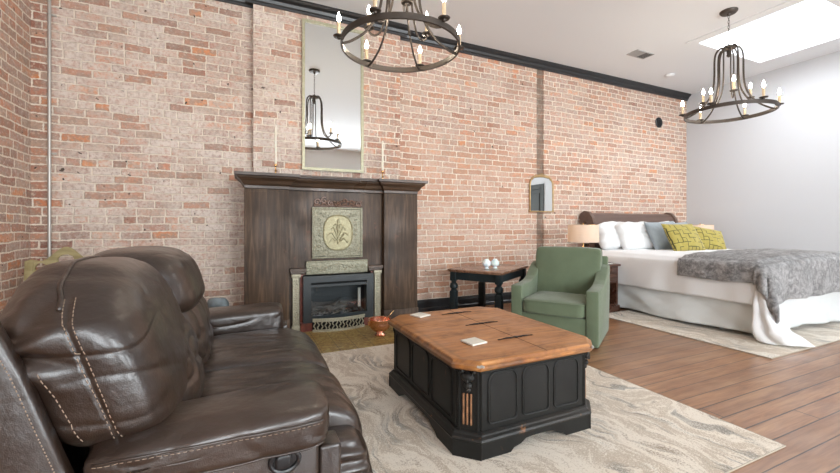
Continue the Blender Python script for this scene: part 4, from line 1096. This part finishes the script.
# back cushions: tall pillow per seat with a pinched end and a lumbar roll below
def backx(z): return -(z - .75) * .34
SEAM = {}
def back_pillow(y0, y1, zc, hz_, hx, seed, near):
    yc, hy = (y0 + y1) / 2, (y1 - y0) / 2
    cx = -.345
    def wp(p, u):
        s = abs(u.y)
        x = p.x; z = p.z; y = p.y
        puff = 1 + .12 * (1 - u.y ** 2) * (1 - u.z ** 2)
        x = cx + (p.x - cx) * (puff if u.x > 0 else 1)
        z = zc + (p.z - zc) * (1 - (.26 * sstep(-.1, -1, u.y) if near and u.z > 0 else 0) - .08 * sstep(.6, 1, s) * (1 if u.z > 0 else .3))
        if u.z > 0: z += .020 * (1 - u.y ** 2)
        x += backx(z)
        return (x, y, z)
    m = MB().soft((cx, yc, zc), (hx, hy, hz_), 3.4, 84, wp, qy=(5.5 if near else 4.0))
    ys = y0 + .045
    def dsp(c, n_):
        d = wrinkle(c, .0035, (3, 4, 8) if near else (4, 4, 6), seed)
        fade = 1.0
        # gathers radiating from the near pinch
        dy = c.y - y0
        if near:
            px_, pz_ = c.x + .52, c.z - .80
            r_ = math.hypot(px_ * 1.0, pz_); ang = math.atan2(pz_, px_ + dy * .8)
            d += .007 * gau(r_ - .06, .14) * math.sin(ang * 11 + 3 * nz(c.x * 9, c.y * 9, c.z * 9)) * gau(dy, .25)
            d -= .009 * gau(c.z - .80 + (c.x + .5) * .25 + .01 * nz(c.x * 9, 0, 3), .012) * sstep(-.30, -.44, c.x) * gau(dy, .12)
        for yy in (y0 + (y1 - y0) * .5,):
            pass
        # creases at the seam lines
        return d
    m.displace(dsp)
    return m
nearp = back_pillow(1.125, 1.80, .738, .219, .138, 3.0, True)
# seam grooves on the near pillow: end panel edge and centre line of the end face
def groove(m, fn, depth, width):
    m.displace(lambda c, n_: -depth * gau(fn(c), width))
groove(nearp, lambda c: (c.x - backx(c.z) + .328) if c.y < 1.22 and c.z < .93 else 1, .003, .006)
s1 = stitches(nearp.bm, [(-.275 + .0, 1.14, .57), (-.30, 1.13, .66), (-.333, 1.12, .76), (-.365, 1.13, .86), (-.388, 1.20, .93)])
s1b = stitches(nearp.bm, [(-.262, 1.14, .57), (-.287, 1.13, .66), (-.320, 1.12, .76), (-.352, 1.13, .86), (-.372, 1.20, .93)])
s2 = stitches(nearp.bm, [(-.335, 1.13, .575), (-.36, 1.12, .64), (-.385, 1.12, .70), (-.408, 1.12, .755)])
s3 = MB()
tr_ = BVHTree.FromBMesh(nearp.bm); q = []
for p in catmull([(-.388, 1.16, .90), (-.41, 1.25, .96), (-.43, 1.40, .97), (-.44, 1.60, .97), (-.45, 1.76, .95)], 10):
    loc, nor, _, _ = tr_.find_nearest(p); q.append(loc + nor * .001)
s3.tube(q, .006, 8)
np_ = So('back_cushion', nearp)
for s_ in (s1, s1b, s2): So('stitching', s_, 'stitch', np_)
So('welt', s3, 'leather', np_)
farp = back_pillow(1.79, 2.44, .826, .135, .170, 8.0, False)
fp_ = So('back_cushion', farp)
# lumbar rolls
def lumbar(y0, y1, seed):
    yc, hy = (y0 + y1) / 2, (y1 - y0) / 2
    m = MB().soft((-.285, yc, .60), (.115, hy, .155), 3.2, 40, lambda p, u: (p.x + backx(p.z) * .6 - .03 * abs(u.y) ** 3, p.y, p.z), qy=5.0)
    m.displace(lambda c, n_: wrinkle(c, .010, (4, 7, 7), seed) - .012 * gau(c.z - .61 + (c.y - yc) * .2, .02) * gau(c.y - y1, .25))
    return m
So('lumbar_cushion', lumbar(1.34, 1.83, 4.0)); So('lumbar_cushion', lumbar(1.80, 2.43, 9.0))
# seat cushions rolling over the front edge
def seat(y0, y1, seed):
    yc, hy = (y0 + y1) / 2, (y1 - y0) / 2
    def wp(p, u):
        z = p.z
        if u.z > 0: z += .016 * (1 - u.y ** 2) * (1 - .5 * u.x)
        x = p.x; 
        if u.x > 0: z -= .05 * u.x ** 3
        return (x, p.y, z)
    m = MB().soft((.07, yc, .355), (.325, hy, .125), 4.2, 50, wp, qy=12.0)
    m.displace(lambda c, n_: wrinkle(c, .006, (3, 8, 5), seed) - .004 * gau(c.y - (y0 + (y1 - y0) * .36), .008))
    return m
se1 = seat(1.315, 1.845, 2.0); st1 = stitches(se1.bm, [(-.15, 1.82, .48), (.05, 1.825, .485), (.25, 1.82, .46), (.37, 1.82, .38)], r=.0010)
sea = So('seat_cushion', se1)
se2 = seat(1.845, 2.44, 6.0); sb = So('seat_cushion', se2)
def foot(y0, y1, seed, near=False):
    yc, hy = (y0 + y1) / 2, (y1 - y0) / 2
    m = MB().soft((.275, yc, .215), (.125, hy, .185), 3.6, 44, qy=10.0, warp= lambda p, u: (p.x - .02 * u.z + .012 * (1 - u.y ** 2), p.y, p.z))
    def ds(c, n_):
        d = wrinkle(c, .005, (4, 4, 7), seed)
        if near: d += .010 * math.sin(c.z * 150 + 5 * nz(c.x * 12, c.y * 12, c.z * 5)) * gau(c.y - y0, .035) * sstep(.23, .28, c.x)
        return d
    m.displace(ds); return m
So('footrest', foot(1.205, 1.845, 1.0, True)); So('footrest', foot(1.845, 2.56, 5.0))
# arms: padded top over a flat side panel
def arm(y0, y1, seed, near):
    yc, hy = (y0 + y1) / 2, (y1 - y0) / 2
    zc, hz_ = (.518, .050) if near else (.508, .068)
    def wp(p, u):
        t = (p.x + .42) / .65
        return (p.x, p.y, p.z + .016 * (1 - u.y ** 2) * (1 if u.z > 0 else 0) - .012 * t + .006 + (.012 * u.x if u.z > 0 else 0))
    m = MB().soft((-.05, yc, zc), (.28, hy, hz_), 6.5, 44, wp)
    m.displace(lambda c, n_: wrinkle(c, .004, (5, 6, 6), seed) + (.006 * math.sin(c.y * 60 + c.x * 40) * gau(c.x + .33, .05)))
    return m
a1 = arm(1.075, 1.345, 2.0, True)
w1 = [(x, 1.072, .553 - .018 * (x + .42)) for x in (-.31, -.22, -.1, .05, .18, .215)]
tr_ = BVHTree.FromBMesh(a1.bm)
def onsurf(pts, off): 
    o = []
    for p in catmull(pts, 8):
        loc, nor, _, _ = tr_.find_nearest(p); o.append(loc + nor * off)
    return o
wl1 = MB().tube(onsurf(w1, .001), .0035, 8)
wl2 = MB().tube(onsurf([(x, 1.08, .476 - .018 * (x + .42)) for x in (-.31, -.22, -.1, .05, .18, .215)], .001), .003, 8)
stt = stitches(a1.bm, [(x, 1.072, .545 - .018 * (x + .42)) for x in (-.31, -.22, -.1, .05, .18, .21)], r=.0009)
ar1 = So('armrest', a1); So('welt', wl1, 'leather', ar1); So('welt', wl2, 'leather', ar1); So('stitching', stt, 'stitch', ar1)
a2 = arm(2.43, 2.70, 5.0, False); So('armrest', a2)
sp = MB().box(-.32, .195, 1.095, 1.33, .03, .49, .012, 3)
spn = So('side_panel', sp)
ss = MB()
for k in range(18): ss.tube([(-.02, 1.0935, .44 - k * .02), (-.02, 1.0935, .452 - k * .02)], .0012, 5)
So('stitching', ss, 'stitch', spn)
lv = MB(); ovp = [(.104 + .036 * math.cos(a), 1.090, .452 + .028 * math.sin(a)) for a in [k * PI / 16 for k in range(32)]]
lv.tube(ovp, .0065, 8, closed=True); lv.prism([(p[0], p[2]) for p in ovp], 1.091, 1.096)
lever = So('recliner_handle', lv, 'blackp', spn, angle=40)
So('handle_grip', MB().soft((.100, 1.086, .452), (.020, .007, .019), 4, 8), 'blackp', spn)
So('side_panel', MB().box(-.60, .195, 2.45, 2.69, .03, .49, .012, 3))
for ya, yb in ((1.115, 1.20), (2.57, 2.66)): So('front_rail', MB().box(.198, .262, ya, yb, .05, .452, .010, 3))
So('base_frame', MB().box(-.60, .22, 1.30, 2.48, .03, .26, .01), 'blackp', None, False)
for x in (-.55, .15):
    for y in (1.14, 2.64): So('foot', MB().box(x - .025, x + .025, y - .025, y + .025, .0092, .04), 'blackp', None, False)
# back shell: angled outer panels
shell = [(-.34, .50), (-.38, .62), (-.425, .76), (-.475, .90), (-.53, .925), (-.60, .93), (-.72, .90), (-.66, .5), (-.62, .2), (-.50, .2)]
shell = [(x, min(z, .885)) for x, z in shell]
bs = MB().prism(shell, 1.10, 1.14, 'xz', .012, 3)
bso = So('back_shell', bs, angle=50)
sst = MB(); tt = [(-.352, .50), (-.392, .62), (-.437, .76), (-.485, .88)]
for k in range(46):
    t = k / 46 * 2.999; i = int(t); f = t - i; a, b = Vector(tt[i]), Vector(tt[i + 1]); p = a.lerp(b, f) ; p2 = a.lerp(b, min(1, f + .035))
    sst.tube([(p.x - .006, 1.0995, p.y), (p2.x - .006, 1.0995, p2.y)], .0013, 5)
So('stitching', sst, 'stitch', bso)
So('back_shell', MB().prism([(-.50, .2), (-.44, .5), (-.50, .74), (-.535, .83), (-.58, .85), (-.64, .83), (-.62, .5), (-.60, .2)], 1.14, 2.44, 'xz', .012, 3), angle=50)
So('back_shell', MB().prism(shell, 2.44, 2.47, 'xz', .010, 3), angle=50)

# ---------------------------------------------------------------- light
def area(name, loc, rot, sx, sy, e, col=(1, 1, 1)):
    l = bpy.data.lights.new(name, 'AREA'); l.shape = 'RECTANGLE'; l.size = sx; l.size_y = sy; l.energy = e; l.color = col
    o = bpy.data.objects.new(name, l); COL.objects.link(o); o.location = loc; o.rotation_euler = rot; return o
for i, (a, b) in enumerate(WX):
    area('window_daylight', ((a + b) / 2, YR - .2, (WZ0 + WZ1) / 2), (R(90), 0, 0), b - a, WZ1 - WZ0, (150, 210, 210)[i], (.91, .965, 1.0))  # light added behind the assumed windows to brighten the room
area('skylight_daylight', ((SX0 + SX1) / 2, (SY0 + SY1) / 2, sh + .06), (0, 0, 0), SX1 - SX0, SY1 - SY0, 55, (.96, .98, 1.0))
W = bpy.data.worlds.new('sky'); S.world = W; W.use_nodes = True
bg = W.node_tree.nodes['Background']; bg.inputs[0].default_value = (.80, .90, 1.0, 1); bg.inputs[1].default_value = 3.0

# ---------------------------------------------------------------- camera
cam = bpy.data.cameras.new('camera'); co = bpy.data.objects.new('camera', cam); COL.objects.link(co)
co.location = (0, 0, CZ); co.rotation_euler = (R(90), 0, -TH)
cam.sensor_width = 36; cam.lens = 36 * 388 / 840
cam.shift_y = (225 - 236.5) / 840
cam.clip_start = .02
S.camera = co
S.view_settings.view_transform = 'Standard'; S.view_settings.look = 'None'; S.view_settings.gamma = 1
S.view_settings.use_curve_mapping = False
S.view_settings.exposure = 0.10
S.cycles.use_denoising = True
S.cycles.max_bounces = 8; S.cycles.diffuse_bounces = 5; S.cycles.glossy_bounces = 4; S.cycles.transparent_max_bounces = 8
S.cycles.sample_clamp_indirect = 6
